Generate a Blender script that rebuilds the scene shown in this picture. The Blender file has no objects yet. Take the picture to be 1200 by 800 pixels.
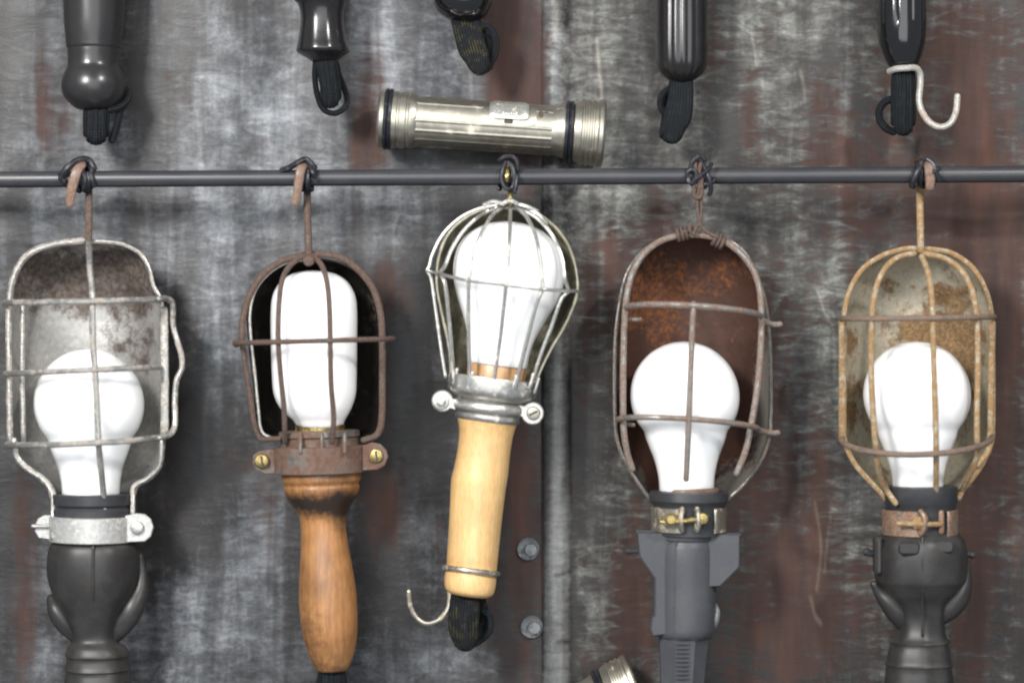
import bpy, math, random
import numpy as np
from mathutils import Vector
random.seed(7); np.random.seed(7)
S = 0.0005            # metres per picture unit on the wall plane
D = 3000.0            # camera distance in those units
scn = bpy.context.scene
COL = scn.collection
PI = math.pi

def kk(d): return (D - d) / D
def V(x, y, d):
    k = kk(d)
    return np.array([(x - 600) * k * S, -d * S, (400 - y) * k * S])

# ------------------------------------------------------------------ materials
def new_mat(name):
    m = bpy.data.materials.new(name); m.use_nodes = True
    nt = m.node_tree; b = nt.nodes['Principled BSDF']
    return m, nt, b
def px(n): return 1.0 / (n * S)
def coords(nt, stretch=(1, 1, 1)):
    tc = nt.nodes.new('ShaderNodeTexCoord'); mp = nt.nodes.new('ShaderNodeMapping')
    mp.inputs['Scale'].default_value = stretch
    nt.links.new(tc.outputs['Object'], mp.inputs['Vector']); return mp.outputs[0]
def noise(nt, vec, scale, detail=4, rough=.55, w=0, dist=0):
    n = nt.nodes.new('ShaderNodeTexNoise'); n.noise_dimensions = '4D'
    n.inputs['Scale'].default_value = scale; n.inputs['Detail'].default_value = detail
    n.inputs['Distortion'].default_value = dist; n.inputs['Roughness'].default_value = rough; n.inputs['W'].default_value = w
    nt.links.new(vec, n.inputs['Vector']); return n.outputs[0]
def ramp(nt, fac, stops, interp='LINEAR'):
    r = nt.nodes.new('ShaderNodeValToRGB'); r.color_ramp.interpolation = interp
    e = r.color_ramp.elements
    while len(e) < len(stops): e.new(0.5)
    for i, (p, c) in enumerate(stops):
        e[i].position = p
        if isinstance(c, (int, float)): c = (c, c, c)
        e[i].color = (*c[:3], 1)
    nt.links.new(fac, r.inputs[0]); return r.outputs[0]
def mix(nt, fac, a, b, mode='MIX'):
    m = nt.nodes.new('ShaderNodeMix'); m.data_type = 'RGBA'; m.blend_type = mode
    for sock, v in ((m.inputs[0], fac), (m.inputs[6], a), (m.inputs[7], b)):
        if isinstance(v, (int, float)): sock.default_value = v
        elif isinstance(v, tuple): sock.default_value = (*v[:3], 1)
        else: nt.links.new(v, sock)
    return m.outputs[2]
def mth(nt, op, a, b=0.0, c=0.0, clamp=False):
    m = nt.nodes.new('ShaderNodeMath'); m.operation = op; m.use_clamp = clamp
    for i, v in enumerate((a, b, c)):
        if isinstance(v, (int, float)): m.inputs[i].default_value = v
        else: nt.links.new(v, m.inputs[i])
    return m.outputs[0]
def attr(nt, name):
    a = nt.nodes.new('ShaderNodeAttribute'); a.attribute_name = name; return a.outputs['Fac']
def bump(nt, b, h, dist, strength=.5):
    n = nt.nodes.new('ShaderNodeBump'); n.inputs['Distance'].default_value = dist * S
    n.inputs['Strength'].default_value = strength
    nt.links.new(h, n.inputs['Height']); nt.links.new(n.outputs[0], b.inputs['Normal'])

def metal(name, base, spot, amount, rough=.4, feat=14, metallic=.8, spotrough=.85, w=0, bmp=.6, stain=None, spot2=None, bare=None):
    """worn metal: base metal, blotches of rust or grime with their own shape, optional stain mask"""
    kf = .62 if metallic < .75 else .76
    base = tuple(c * kf for c in base); spot = tuple(c * kf for c in spot); spot2 = tuple(c * kf for c in spot2) if spot2 else None
    m, nt, b = new_mat(name); v = coords(nt)
    n1 = noise(nt, v, px(feat), 6, .65, w); n2 = noise(nt, v, px(feat * .22), 4, .6, w + 3)
    f = mth(nt, 'ADD', n1, mth(nt, 'MULTIPLY', mth(nt, 'SUBTRACT', n2, .5), .35))
    if stain is not None:
        f = mth(nt, 'ADD', f, mth(nt, 'MULTIPLY', mth(nt, 'SUBTRACT', attr(nt, 'stain'), .35), stain))
    lo = .78 - amount * .6
    mask = ramp(nt, f, [(max(0, lo - .07), 0), (min(1, lo + .08), 1)])
    var = ramp(nt, n2, [(.3, .72), (.7, 1.1)])
    basec = mix(nt, 1.0, tuple(base), var, 'MULTIPLY')
    s2 = spot2 or tuple(c * 1.9 for c in spot)
    spotc = mix(nt, ramp(nt, n2, [(.4, 0), (.66, 1)]), tuple(spot), tuple(s2))
    outc = mix(nt, mask, basec, spotc)
    if bare:   # places where the rust has never taken hold: negative stain
        bm = mth(nt, 'ADD', mth(nt, 'MULTIPLY', attr(nt, 'stain'), -1.0), mth(nt, 'MULTIPLY', mth(nt, 'SUBTRACT', n2, .5), 1.2))
        outc = mix(nt, ramp(nt, bm, [(.3, 0), (.6, .9)]), outc, bare)
    nt.links.new(outc, b.inputs['Base Color'])
    nt.links.new(mth(nt, 'MULTIPLY', mth(nt, 'SUBTRACT', 1.0, mask), metallic), b.inputs['Metallic'])
    r = mth(nt, 'ADD', mth(nt, 'MULTIPLY', mask, spotrough - rough), mth(nt, 'ADD', rough - .08, mth(nt, 'MULTIPLY', n1, .16)))
    nt.links.new(r, b.inputs['Roughness'])
    bump(nt, b, mth(nt, 'ADD', n2, mask), bmp, .45)
    return m
def rubber(name, base, rough=.45, feat=30, dust=(.16, .15, .14), dustamt=.3, w=0, spec=.5):
    base = tuple(c * .33 for c in base); dust = tuple(c * .33 for c in dust)
    m, nt, b = new_mat(name); v = coords(nt)
    n1 = noise(nt, v, px(feat), 5, .6, w); n2 = noise(nt, v, px(3), 3, .6, w)
    mask = ramp(nt, n1, [(.45, 0), (.8, dustamt)])
    c = mix(nt, mask, tuple(base), dust)
    c = mix(nt, 1.0, c, ramp(nt, n2, [(.25, .9), (.75, 1.08)]), 'MULTIPLY')
    nt.links.new(c, b.inputs['Base Color'])
    nt.links.new(mth(nt, 'ADD', rough - .1, mth(nt, 'MULTIPLY', n1, .25)), b.inputs['Roughness'])
    b.inputs['Specular IOR Level'].default_value = spec * .7
    bump(nt, b, n2, .25, .18); return m
def wood(name, light, dark, stainc=(.025, .014, .008), rough=.42, w=0, stain=1.0, coat=.25, grain=.3, bigv=.62):
    light = tuple(c * .68 for c in light); dark = tuple(c * .62 for c in dark)
    m, nt, b = new_mat(name)
    v = coords(nt, (1, 1, .055)); v2 = coords(nt)
    g = noise(nt, v, px(4.5), 5, .6, w); big = noise(nt, v2, px(38), 4, .6, w + 5)
    fine = noise(nt, coords(nt, (1, 1, .12)), px(1.6), 2, .5, w)
    c = mix(nt, ramp(nt, g, [(.5 - grain, 1), (.5 + grain, 0)]), tuple(light), tuple(dark))
    c = mix(nt, 1.0, c, ramp(nt, big, [(.3, bigv), (.65, 1.06)]), 'MULTIPLY')
    c = mix(nt, 1.0, c, ramp(nt, fine, [(.3, .86), (.6, 1.05)]), 'MULTIPLY')
    st = mth(nt, 'ADD', attr(nt, 'stain'), mth(nt, 'MULTIPLY', mth(nt, 'SUBTRACT', noise(nt, v2, px(9), 5, .7, w), .5), 1.5))
    c = mix(nt, mth(nt, 'MULTIPLY', ramp(nt, st, [(.2, 0), (1.15, 1)]), stain), c, stainc)
    nt.links.new(c, b.inputs['Base Color']); b.inputs['Roughness'].default_value = rough
    b.inputs['Coat Weight'].default_value = coat; b.inputs['Coat Roughness'].default_value = .3
    bump(nt, b, fine, .5, .25); return m
def glossy(name, base, rough, coat=0, metallic=0):
    m, nt, b = new_mat(name); b.inputs['Base Color'].default_value = (*base, 1)
    b.inputs['Roughness'].default_value = rough; b.inputs['Coat Weight'].default_value = coat
    b.inputs['Coat Roughness'].default_value = .05; b.inputs['Metallic'].default_value = metallic
    v = coords(nt); n = noise(nt, v, px(40), 4, .6)
    nt.links.new(mix(nt, 1.0, tuple(base), ramp(nt, n, [(.3, .93), (.7, 1.0)]), 'MULTIPLY'), b.inputs['Base Color'])
    return m
def braid(name, base, fleck, w=0):
    m, nt, b = new_mat(name)
    uv = nt.nodes.new('ShaderNodeUVMap'); sp = nt.nodes.new('ShaderNodeSeparateXYZ')
    nt.links.new(uv.outputs[0], sp.inputs[0])
    u = mth(nt, 'MULTIPLY', sp.outputs[0], 2 * PI * 4); vv = mth(nt, 'MULTIPLY', sp.outputs[1], 1.5)
    a = mth(nt, 'SINE', mth(nt, 'ADD', u, vv)); c = mth(nt, 'SINE', mth(nt, 'SUBTRACT', u, vv))
    h = mth(nt, 'MULTIPLY', a, c)
    n = noise(nt, coords(nt), px(9), 2, .5, w)
    fl = mth(nt, 'MULTIPLY', ramp(nt, h, [(.35, 0), (.6, 1)]), ramp(nt, n, [(.5, 0), (.62, 1)]))
    col = mix(nt, ramp(nt, h, [(.2, 0), (1, .8)]), tuple(base), tuple(min(1, q * 3 + .008) for q in base))
    nt.links.new(mix(nt, fl, col, fleck), b.inputs['Base Color'])
    b.inputs['Roughness'].default_value = .65; b.inputs['Specular IOR Level'].default_value = .25
    bump(nt, b, h, 1.2, .8); return m

# ------------------------------------------------------------------ mesh helpers
class MB:
    def __init__(s): s.v = []; s.f = []; s.uv = []; s.st = []; s.n = 0
    def add(s, verts, faces, uvs=None, st=None):
        o = s.n; verts = list(verts); s.v += verts; s.n += len(verts)
        for i, f in enumerate(faces):
            s.f.append([q + o for q in f]); s.uv.append(uvs[i] if uvs else [(0, 0)] * len(f))
        s.st += list(st) if st is not None else [0.0] * len(verts)
        return s
ORIGIN = {}
def build(name, mb, mat, parent=None, angle=35, solid=0, label=None):
    me = bpy.data.meshes.new(name); org = ORIGIN.get(parent.name, np.zeros(3)) if parent else np.zeros(3)
    vs = [tuple(np.asarray(p) - org) for p in mb.v]
    me.from_pydata(vs, [], mb.f)
    uvl = me.uv_layers.new(name='UVMap')
    flat = [c for f in mb.uv for t in f for c in t]
    if len(flat) == len(uvl.data) * 2: uvl.data.foreach_set('uv', flat)
    a = me.attributes.new('stain', 'FLOAT', 'POINT'); a.data.foreach_set('value', mb.st)
    me.validate(); me.update()
    me.shade_smooth(); me.set_sharp_from_angle(angle=math.radians(angle))
    me.materials.append(mat)
    o = bpy.data.objects.new(name, me); COL.objects.link(o)
    if parent: o.parent = parent; ORIGIN[o.name] = org
    if solid:
        md = o.modifiers.new('solid', 'SOLIDIFY'); md.thickness = solid * S; md.offset = 0
    if label: o['label'] = label
    return o
def thing(name, label, cat, at, group=None):
    o = bpy.data.objects.new(name, None); COL.objects.link(o)
    o.empty_display_size = .01
    p = V(*at); o.location = p; ORIGIN[o.name] = p
    o['label'] = label; o['category'] = cat
    if group: o['group'] = group
    return o
def tag(o, label, cat, group=None):
    o['label'] = label; o['category'] = cat
    if group: o['group'] = group
def cr(P, n, closed=False):
    P = np.asarray(P, float); m = len(P)
    if m == 2 and not closed:
        t = np.linspace(0, 1, n + 1)[:, None]; return P[0] * (1 - t) + P[1] * t
    out = []
    seg = m if closed else m - 1
    for i in range(seg):
        if closed: p0, p1, p2, p3 = P[(i - 1) % m], P[i], P[(i + 1) % m], P[(i + 2) % m]
        else: p0, p1, p2, p3 = P[max(i - 1, 0)], P[i], P[i + 1], P[min(i + 2, m - 1)]
        # centripetal-ish: limit tangents by local segment length
        L = np.linalg.norm(p2[:3] - p1[:3]) + 1e-9
        a = np.linalg.norm(p1[:3] - p0[:3]) + 1e-9; c = np.linalg.norm(p3[:3] - p2[:3]) + 1e-9
        t1 = (p2 - p0) * (L / (a + L)); t2 = (p3 - p1) * (L / (L + c))
        for j in range(n):
            t = j / n; h = t * t; g = h * t
            out.append((2 * g - 3 * h + 1) * p1 + (g - 2 * h + t) * t1 + (-2 * g + 3 * h) * p2 + (g - h) * t2)
    if not closed: out.append(P[-1])
    return np.array(out)
THIN = 1.0
def tube(mb, pts, r, n=10, sub=6, closed=False, flat=1.0, flatdir=None):
    pts = [tuple(p)[:3] + ((p[3] if len(p) > 3 else r) * THIN,) for p in pts]
    """pts: (x,y,d[,r]) ; r radius in picture units"""
    pts = [tuple(p) + ((r,) if len(p) == 3 else ()) for p in pts]
    C = cr(pts, sub, closed)
    W = np.array([V(*c[:3]) for c in C]); R = np.array([c[3] * S * kk(c[2]) for c in C])
    m = len(W)
    T = np.zeros_like(W)
    for i in range(m):
        a = W[(i - 1) % m] if (closed or i > 0) else W[i]; b = W[(i + 1) % m] if (closed or i < m - 1) else W[i]
        t = b - a; T[i] = t / (np.linalg.norm(t) + 1e-12)
    N = np.cross(T[0], [0, 1, 0]) if flatdir is None else np.array(flatdir, float)
    if np.linalg.norm(N) < .1: N = np.cross(T[0], [1, 0, 0])
    N -= T[0] * N.dot(T[0]); N /= np.linalg.norm(N)
    vs = []; ln = 0; lens = []
    for i in range(m):
        if i: N = N - T[i] * N.dot(T[i]); N /= (np.linalg.norm(N) + 1e-12); ln += np.linalg.norm(W[i] - W[i - 1]) / S
        lens.append(ln)
        B = np.cross(T[i], N)
        for j in range(n):
            a = 2 * PI * j / n
            vs.append(W[i] + R[i] * (math.cos(a) * N + flat * math.sin(a) * B))
    fs = []; uv = []
    for i in range(m if closed else m - 1):
        i2 = (i + 1) % m
        for j in range(n):
            j2 = (j + 1) % n
            fs.append([i * n + j, i * n + j2, i2 * n + j2, i2 * n + j])
            l2 = lens[i2] if i2 else lens[i] + 1
            uv.append([(j / n, lens[i]), ((j + 1) / n, lens[i]), ((j + 1) / n, l2), (j / n, l2)])
    if not closed:
        for e, sgn in ((0, -1), (m - 1, 1)):
            base = len(vs); c = W[e]
            ring = [vs[e * n + j] for j in range(n)]
            for j in range(n): vs.append(c + (ring[j] - c) * .62 + T[e] * sgn * R[e] * .55)
            vs.append(c + T[e] * sgn * R[e] * .75)
            for j in range(n):
                j2 = (j + 1) % n
                q = [e * n + j, e * n + j2, base + j2, base + j]; t3 = [base + j, base + j2, base + n]
                if sgn < 0: q = q[::-1]; t3 = t3[::-1]
                else: pass
                fs.append(q); uv.append([(0, 0)] * 4); fs.append(t3); uv.append([(0, 0)] * 3)
    mb.add(vs, fs, uv); return mb
def loft(mb, rings, d, ratio=1.0, n=48, sub=5, arc=None, tilt=0.0, sect=None, cap=True, ratio_back=None, stain=None, dz=None, smooth=True):
    """rings: (cx, cy, r) stacked top to bottom; axis tilt in degrees (ring plane turned by tilt)"""
    R = cr(np.array(rings, float), sub) if smooth else np.array(rings, float)
    k = kk(d); t = math.radians(tilt); vs = []; st = []
    full = arc is None
    a0, a1 = (0, 360) if full else arc
    na = n if full else n + 1
    for i, (cx, cy, r) in enumerate(R):
        dd = d if dz is None else d + dz(cy)
        for j in range(na):
            a = math.radians(a0 + (a1 - a0) * j / n)
            q = r * (sect(a, cy) if sect else 1.0)
            x = cx + q * math.cos(a) * math.cos(t); y = cy + q * math.cos(a) * math.sin(t)
            s_ = math.sin(a); rb = ratio if (s_ > 0 or ratio_back is None) else ratio_back
            p = np.array([(x - 600) * k * S, -(dd + q * s_ * rb) * S, (400 - y) * k * S])
            vs.append(p); st.append(stain(x, y, a) if stain else 0.0)
    fs = []; uv = []; m = len(R)
    for i in range(m - 1):
        for j in range(na if full else na - 1):
            j2 = (j + 1) % na
            fs.append([i * na + j, (i + 1) * na + j, (i + 1) * na + j2, i * na + j2])
            uv.append([(j / n, R[i][1]), (j / n, R[i + 1][1]), ((j + 1) / n, R[i + 1][1]), ((j + 1) / n, R[i][1])])
    if full and cap:
        fs.append([j for j in range(na)]); uv.append([(0, 0)] * na)
        fs.append([(m - 1) * na + j for j in range(na)][::-1]); uv.append([(0, 0)] * na)
    mb.add(vs, fs, uv, st); return mb
def plate(mb, poly, d, th, bev=1.0):
    """polygon in x,y (picture units) as a slab of thickness th centred at depth d, with a small bevel"""
    P = np.array(poly, float); c = P.mean(0); n = len(P)
    e = np.roll(P, -1, 0) - np.roll(P, 1, 0); nr = np.stack([e[:, 1], -e[:, 0]], 1); nr /= np.linalg.norm(nr, axis=1)[:, None] + 1e-9
    if ((P - c) * nr).sum() < 0: nr = -nr
    inn = P - nr * bev
    vs = []
    for ring, dd in ((inn, d - th / 2), (P, d - th / 2 + bev), (P, d + th / 2 - bev), (inn, d + th / 2)):
        for x, y in ring:
            k = kk(d); vs.append(np.array([(x - 600) * k * S, -dd * S, (400 - y) * k * S]))
    fs = [list(range(n))[::-1], [3 * n + i for i in range(n)]]
    for l in range(3):
        for i in range(n):
            j = (i + 1) % n; fs.append([l * n + i, l * n + j, (l + 1) * n + j, (l + 1) * n + i])
    A = sum(P[i][0] * P[(i + 1) % n][1] - P[(i + 1) % n][0] * P[i][1] for i in range(n))
    if A > 0: fs = [f[::-1] for f in fs]
    mb.add(vs, fs); return mb
def disc(mb, x, y, d0, prof, n=20, axis=(0, 0), ax='d'):
    """lathe about the depth axis: prof = (radius, depth)"""
    vs = []; k = kk(d0)
    for r, dd in prof:
        for j in range(n):
            a = 2 * PI * j / n
            vs.append(np.array([(x + axis[0] * dd - 600) * k * S + r * k * math.cos(a) * S, -(d0 + dd) * S, (400 - y - axis[1] * dd) * k * S + r * k * math.sin(a) * S]))
    m = len(prof); fs = []
    for i in range(m - 1):
        for j in range(n):
            j2 = (j + 1) % n; fs.append([i * n + j, i * n + j2, (i + 1) * n + j2, (i + 1) * n + j])
    fs.append([j for j in range(n)][::-1]); fs.append([(m - 1) * n + j for j in range(n)])
    mb.add(vs, fs); return mb
def screw(mb, x, y, d0, r, h=4, n=20, hexa=False):
    return disc(mb, x, y, d0, [(r, 0), (r, h * .5), (r * .86, h * .85), (r * .5, h), (.3, h)] if not hexa else [(r, 0), (r, h), (r * .9, h + .6), (.3, h + .6)], n=6 if hexa else n)
def slot(mb, x, y, d, L, w, ang):
    a = math.radians(ang); ux, uy = math.cos(a), math.sin(a)
    P = [(x + sx * L * ux - sy * w * uy, y + sx * L * uy + sy * w * ux) for sx, sy in ((-1, -1), (1, -1), (1, 1), (-1, 1))]
    return plate(mb, P, d, 1.6, .3)
def rpoly(x0, y0, x1, y1, r, n=5, rot=0):
    pts = []
    for cx, cy, a0 in ((x1 - r, y0 + r, -90), (x1 - r, y1 - r, 0), (x0 + r, y1 - r, 90), (x0 + r, y0 + r, 180)):
        for i in range(n + 1):
            a = math.radians(a0 + 90 * i / n); pts.append((cx + r * math.cos(a), cy + r * math.sin(a)))
    if rot:
        mx, my = (x0 + x1) / 2, (y0 + y1) / 2; a = math.radians(rot)
        pts = [(mx + (x - mx) * math.cos(a) - (y - my) * math.sin(a), my + (x - mx) * math.sin(a) + (y - my) * math.cos(a)) for x, y in pts]
    return pts

# ------------------------------------------------------------------ material set
M_bulb = glossy('opal_glass', (.95, .95, .94), .22, .5)
_b = M_bulb.node_tree.nodes['Principled BSDF']; _b.inputs['Subsurface Weight'].default_value = 1.0; _b.inputs['Subsurface Radius'].default_value = (1, 1, 1); _b.inputs['Subsurface Scale'].default_value = 16 * S; _b.inputs['Specular IOR Level'].default_value = .35
M_rod = rubber('dark_painted_steel', (.080, .081, .096), .36, 46, (.15, .14, .14), .6, spec=.8)
M_wire = metal('black_tie_wire', (.035, .038, .05), (.09, .06, .05), .25, .38, 8, .35)
M_rust = metal('rusty_iron', (.20, .165, .145), (.105, .055, .036), .62, .46, 9, .55, w=2, spot2=(.17, .12, .10), bmp=1.0)
M_copperrust = metal('pale_rusty_strip', (.30, .22, .18), (.20, .115, .08), .5, .5, 12, .4, w=5)
M_zinc = metal('dull_zinc_wire', (.50, .485, .45), (.28, .235, .20), .36, .36, 14, .75, w=7)
M_shade1 = metal('grimy_galvanised_shade', (.62, .605, .575), (.085, .058, .046), .42, .42, 26, .5, w=11, stain=.45, spot2=(.20, .17, .145))
M_clamp1 = metal('aluminium_clamp', (.78, .77, .74), (.40, .38, .35), .32, .38, 18, .45, w=13, bmp=.4)
M_shade2 = metal('dark_sooty_shade', (.035, .031, .026), (.075, .055, .04), .25, .45, 30, .4, w=17)
M_clamp2 = metal('rust_clamp', (.25, .225, .205), (.15, .075, .045), .52, .46, 26, .55, w=19, spot2=(.21, .13, .10), bmp=.4)
M_brass = metal('aged_brass', (.50, .39, .16), (.22, .15, .06), .3, .3, 8, .9, w=3)
M_silver = metal('bright_tin', (.66, .65, .61), (.46, .43, .37), .26, .38, 20, .85, w=23, spotrough=.5, bmp=.15)
M_shade3 = metal('olive_tin_shade', (.40, .38, .30), (.24, .22, .15), .4, .34, 40, .8, w=29, spotrough=.45, bmp=.15)
M_shade4 = metal('rusted_orange_shade', (.090, .035, .020), (.090, .033, .016), .5, .7, 26, .15, w=31, stain=.6, spot2=(.27, .088, .022), bare=(.12, .11, .095))
M_out4 = metal('grey_shade_edge', (.26, .25, .23), (.15, .11, .085), .4, .42, 14, .65, w=33)
M_frame4 = metal('brown_wire', (.38, .35, .32), (.19, .13, .10), .5, .42, 12, .6, w=35)
M_nickel = metal('worn_nickel', (.52, .48, .40), (.30, .25, .18), .3, .34, 16, .8, w=37, bmp=.2)
M_shade5 = metal('cream_rust_shade', (.64, .585, .46), (.17, .095, .042), .48, .48, 15, .35, w=41, stain=.38, spot2=(.36, .225, .10))
M_frame5 = metal('tan_rusty_wire', (.64, .54, .39), (.34, .18, .07), .56, .5, 6, .3, w=43, spot2=(.50, .33, .15))
M_frame5b = metal('brown_hoop_wire', (.26, .21, .18), (.20, .13, .09), .5, .5, 7, .4, w=44)
M_clamp5 = metal('brown_clamp', (.42, .30, .22), (.24, .13, .08), .45, .42, 12, .5, w=47)
M_flash = metal('nickel_flashlight', (.60, .56, .465), (.47, .43, .34), .24, .38, 50, .92, w=53, spotrough=.44, bmp=.03)
M_flash2 = metal('nickel_switch', (.92, .89, .80), (.7, .64, .5), .2, .28, 16, .85, w=55, spotrough=.35, bmp=.05)
M_oxide = metal('dark_oxide', (.12, .10, .06), (.07, .055, .035), .5, .6, 8, .2, w=56)
M_black = rubber('black_bakelite', (.030, .027, .029), .22, 40, (.08, .075, .07), .45, spec=.8)
M_gloss = rubber('glossy_black', (.016, .015, .017), .10, 40, (.03, .03, .03), .3, spec=1.1)
M_charcoal = rubber('charcoal_rubber', (.070, .066, .064), .42, 26, (.19, .175, .16), .6, w=3, spec=.6)
M_soft = rubber('dark_grey_plastic', (.052, .048, .050), .28, 40, (.10, .095, .09), .4, w=9, spec=.75)
M_grey = rubber('slate_grey_rubber', (.16, .164, .185), .44, 30, (.26, .26, .27), .5, w=4)
M_flange = rubber('socket_flange', (.085, .087, .097), .42, 20, (.2, .2, .2), .5, w=6)
M_wood2 = wood('worn_brown_wood', (.62, .305, .11), (.33, .13, .042), w=2, grain=.3)
M_wood3 = wood('pale_turned_wood', (1.04, .68, .31), (.88, .54, .225), (.45, .22, .07), w=8, grain=.3, stain=.75, rough=.36, bigv=.86)
M_porc = wood('tan_socket', (.95, .55, .26), (.80, .45, .20), w=4, stain=.2)
M_cord = braid('black_braided_cord', (.006, .007, .009), (.025, .045, .05))
M_cordo = braid('olive_flecked_cord', (.006, .007, .009), (.13, .11, .035), 6)
M_white = metal('off_white_hook', (.66, .63, .58), (.40, .32, .24), .3, .36, 12, .35, w=61)
M_bolt = metal('galvanised_bolt', (.30, .32, .33), (.12, .12, .12), .35, .5, 8, .5, w=63)
M_slot = glossy('dark_slot', (.03, .025, .02), .6)

# ------------------------------------------------------------------ the wall
def gauss(X, Y, blobs):
    out = np.zeros_like(X)
    for b in blobs:
        x, y, sx, sy, a = b[:5]
        out += a * np.exp(-.5 * (((X - x) / sx) ** 2 + ((Y - y) / sy) ** 2))
    return out
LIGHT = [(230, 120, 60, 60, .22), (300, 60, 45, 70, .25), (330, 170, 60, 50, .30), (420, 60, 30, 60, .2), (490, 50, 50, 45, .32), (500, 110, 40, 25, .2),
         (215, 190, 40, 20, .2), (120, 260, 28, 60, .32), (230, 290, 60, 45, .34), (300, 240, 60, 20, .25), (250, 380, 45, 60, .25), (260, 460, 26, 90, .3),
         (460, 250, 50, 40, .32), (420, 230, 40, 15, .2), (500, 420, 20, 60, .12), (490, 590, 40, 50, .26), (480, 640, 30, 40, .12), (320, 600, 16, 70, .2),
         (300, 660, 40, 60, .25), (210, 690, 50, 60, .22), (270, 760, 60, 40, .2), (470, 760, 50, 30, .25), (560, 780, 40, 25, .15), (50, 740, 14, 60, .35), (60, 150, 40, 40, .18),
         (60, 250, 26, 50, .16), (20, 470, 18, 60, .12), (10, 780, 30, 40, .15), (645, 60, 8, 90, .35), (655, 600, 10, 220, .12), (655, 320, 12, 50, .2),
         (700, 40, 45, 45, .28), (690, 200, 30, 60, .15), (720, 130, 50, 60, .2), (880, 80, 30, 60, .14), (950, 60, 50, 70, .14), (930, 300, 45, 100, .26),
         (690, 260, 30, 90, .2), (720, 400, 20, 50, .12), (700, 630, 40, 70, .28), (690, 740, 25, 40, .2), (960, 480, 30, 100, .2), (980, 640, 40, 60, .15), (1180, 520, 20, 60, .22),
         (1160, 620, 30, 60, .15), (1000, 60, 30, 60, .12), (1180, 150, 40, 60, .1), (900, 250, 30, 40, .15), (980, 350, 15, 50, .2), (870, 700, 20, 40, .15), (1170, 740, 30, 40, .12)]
STAIN_SHADOW = [(10, 60, 20, 60, .35), (8, 190, 14, 60, .25), (170, 100, 22, 90, .25), (290, 10, 60, 14, .15), (250, 540, 40, 60, .32), (200, 500, 24, 110, .32), (220, 640, 40, 20, .2),  # dark stains, plus painted shadow right of lamps and along the seam
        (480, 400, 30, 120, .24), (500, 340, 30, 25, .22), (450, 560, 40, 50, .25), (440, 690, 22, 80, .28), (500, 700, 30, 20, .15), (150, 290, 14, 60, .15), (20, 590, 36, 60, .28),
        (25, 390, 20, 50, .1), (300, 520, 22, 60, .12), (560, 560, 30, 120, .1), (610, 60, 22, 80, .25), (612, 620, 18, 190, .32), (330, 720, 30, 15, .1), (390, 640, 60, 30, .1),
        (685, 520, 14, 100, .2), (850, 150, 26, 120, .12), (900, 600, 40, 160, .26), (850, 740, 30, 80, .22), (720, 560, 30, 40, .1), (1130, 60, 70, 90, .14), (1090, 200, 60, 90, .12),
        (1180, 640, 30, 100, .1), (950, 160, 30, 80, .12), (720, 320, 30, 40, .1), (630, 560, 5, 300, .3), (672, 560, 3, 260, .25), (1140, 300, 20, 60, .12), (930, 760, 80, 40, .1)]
RUST_SHADOW = [(30, 690, 10, 90, .55), (30, 560, 16, 50, .25), (50, 60, 10, 70, .3), (55, 160, 14, 30, .3), (60, 110, 20, 40, .2), (205, 110, 14, 30, .28), (435, 110, 14, 60, .55), (425, 170, 14, 20, .5), (470, 165, 16, 14, .3),  # rust columns; browns right of lamp handles also paint in their shadow
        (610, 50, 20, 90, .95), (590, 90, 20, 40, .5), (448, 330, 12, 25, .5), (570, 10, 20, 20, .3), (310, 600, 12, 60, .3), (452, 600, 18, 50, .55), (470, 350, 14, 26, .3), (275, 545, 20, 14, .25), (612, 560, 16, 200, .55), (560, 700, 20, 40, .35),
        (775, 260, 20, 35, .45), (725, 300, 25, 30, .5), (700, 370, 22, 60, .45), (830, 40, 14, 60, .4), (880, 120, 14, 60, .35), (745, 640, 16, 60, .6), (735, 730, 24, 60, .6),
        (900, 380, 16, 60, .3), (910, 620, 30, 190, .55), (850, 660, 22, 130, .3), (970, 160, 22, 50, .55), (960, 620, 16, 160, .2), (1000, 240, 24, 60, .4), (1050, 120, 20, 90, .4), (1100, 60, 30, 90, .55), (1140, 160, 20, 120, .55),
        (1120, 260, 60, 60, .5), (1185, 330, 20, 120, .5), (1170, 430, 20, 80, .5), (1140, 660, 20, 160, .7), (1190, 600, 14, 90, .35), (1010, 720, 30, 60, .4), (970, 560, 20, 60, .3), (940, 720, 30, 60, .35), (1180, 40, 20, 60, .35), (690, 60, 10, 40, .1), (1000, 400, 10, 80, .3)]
SCR = [((700, 48), (701, 70), (706, 118), 1.4, .9), ((938, 84), (942, 100), (943, 118), 1.2, .6), ((955, 590), (962, 640), (957, 690), 1.1, .7), ((950, 700), (955, 720), (962, 730), 1.2, .7), ((958, 340), (966, 365), (975, 380), .9, .6),
       ((880, 40), (884, 60), (886, 78), .9, .5), ((648, 0), (652, 20), (650, 45), 2.2, .5), ((1016, 300), (1022, 320), (1030, 330), .9, .5), ((975, 590), (969, 640), (966, 670), .8, .6), ((470, 255), (466, 265), (464, 274), 1.2, -.9), ((650, 673), (660, 671), (668, 669), .8, -.8), ((652, 751), (660, 750), (668, 752), .8, -.8)]
def ridge(X):
    t = np.clip(1.15 - np.abs((X - 653) / 15.0), 0, 1); return 6 * (t * t * (3 - 2 * t)) ** .8
def wall_depth(X, Y):
    w = 3.2 * np.sin(X / 33.0 + .6 + .5 * np.sin(Y / 260.0)) + 1.6 * np.sin(X / 19.0 + Y / 310.0) + 1.2 * np.sin(Y / 95.0 + X / 140.0) + .5 * np.sin(Y / 14.0 + 2.2 * np.sin(X / 60.0)) * np.sin(X / 43.0 + 1)
    return w * .9
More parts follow.
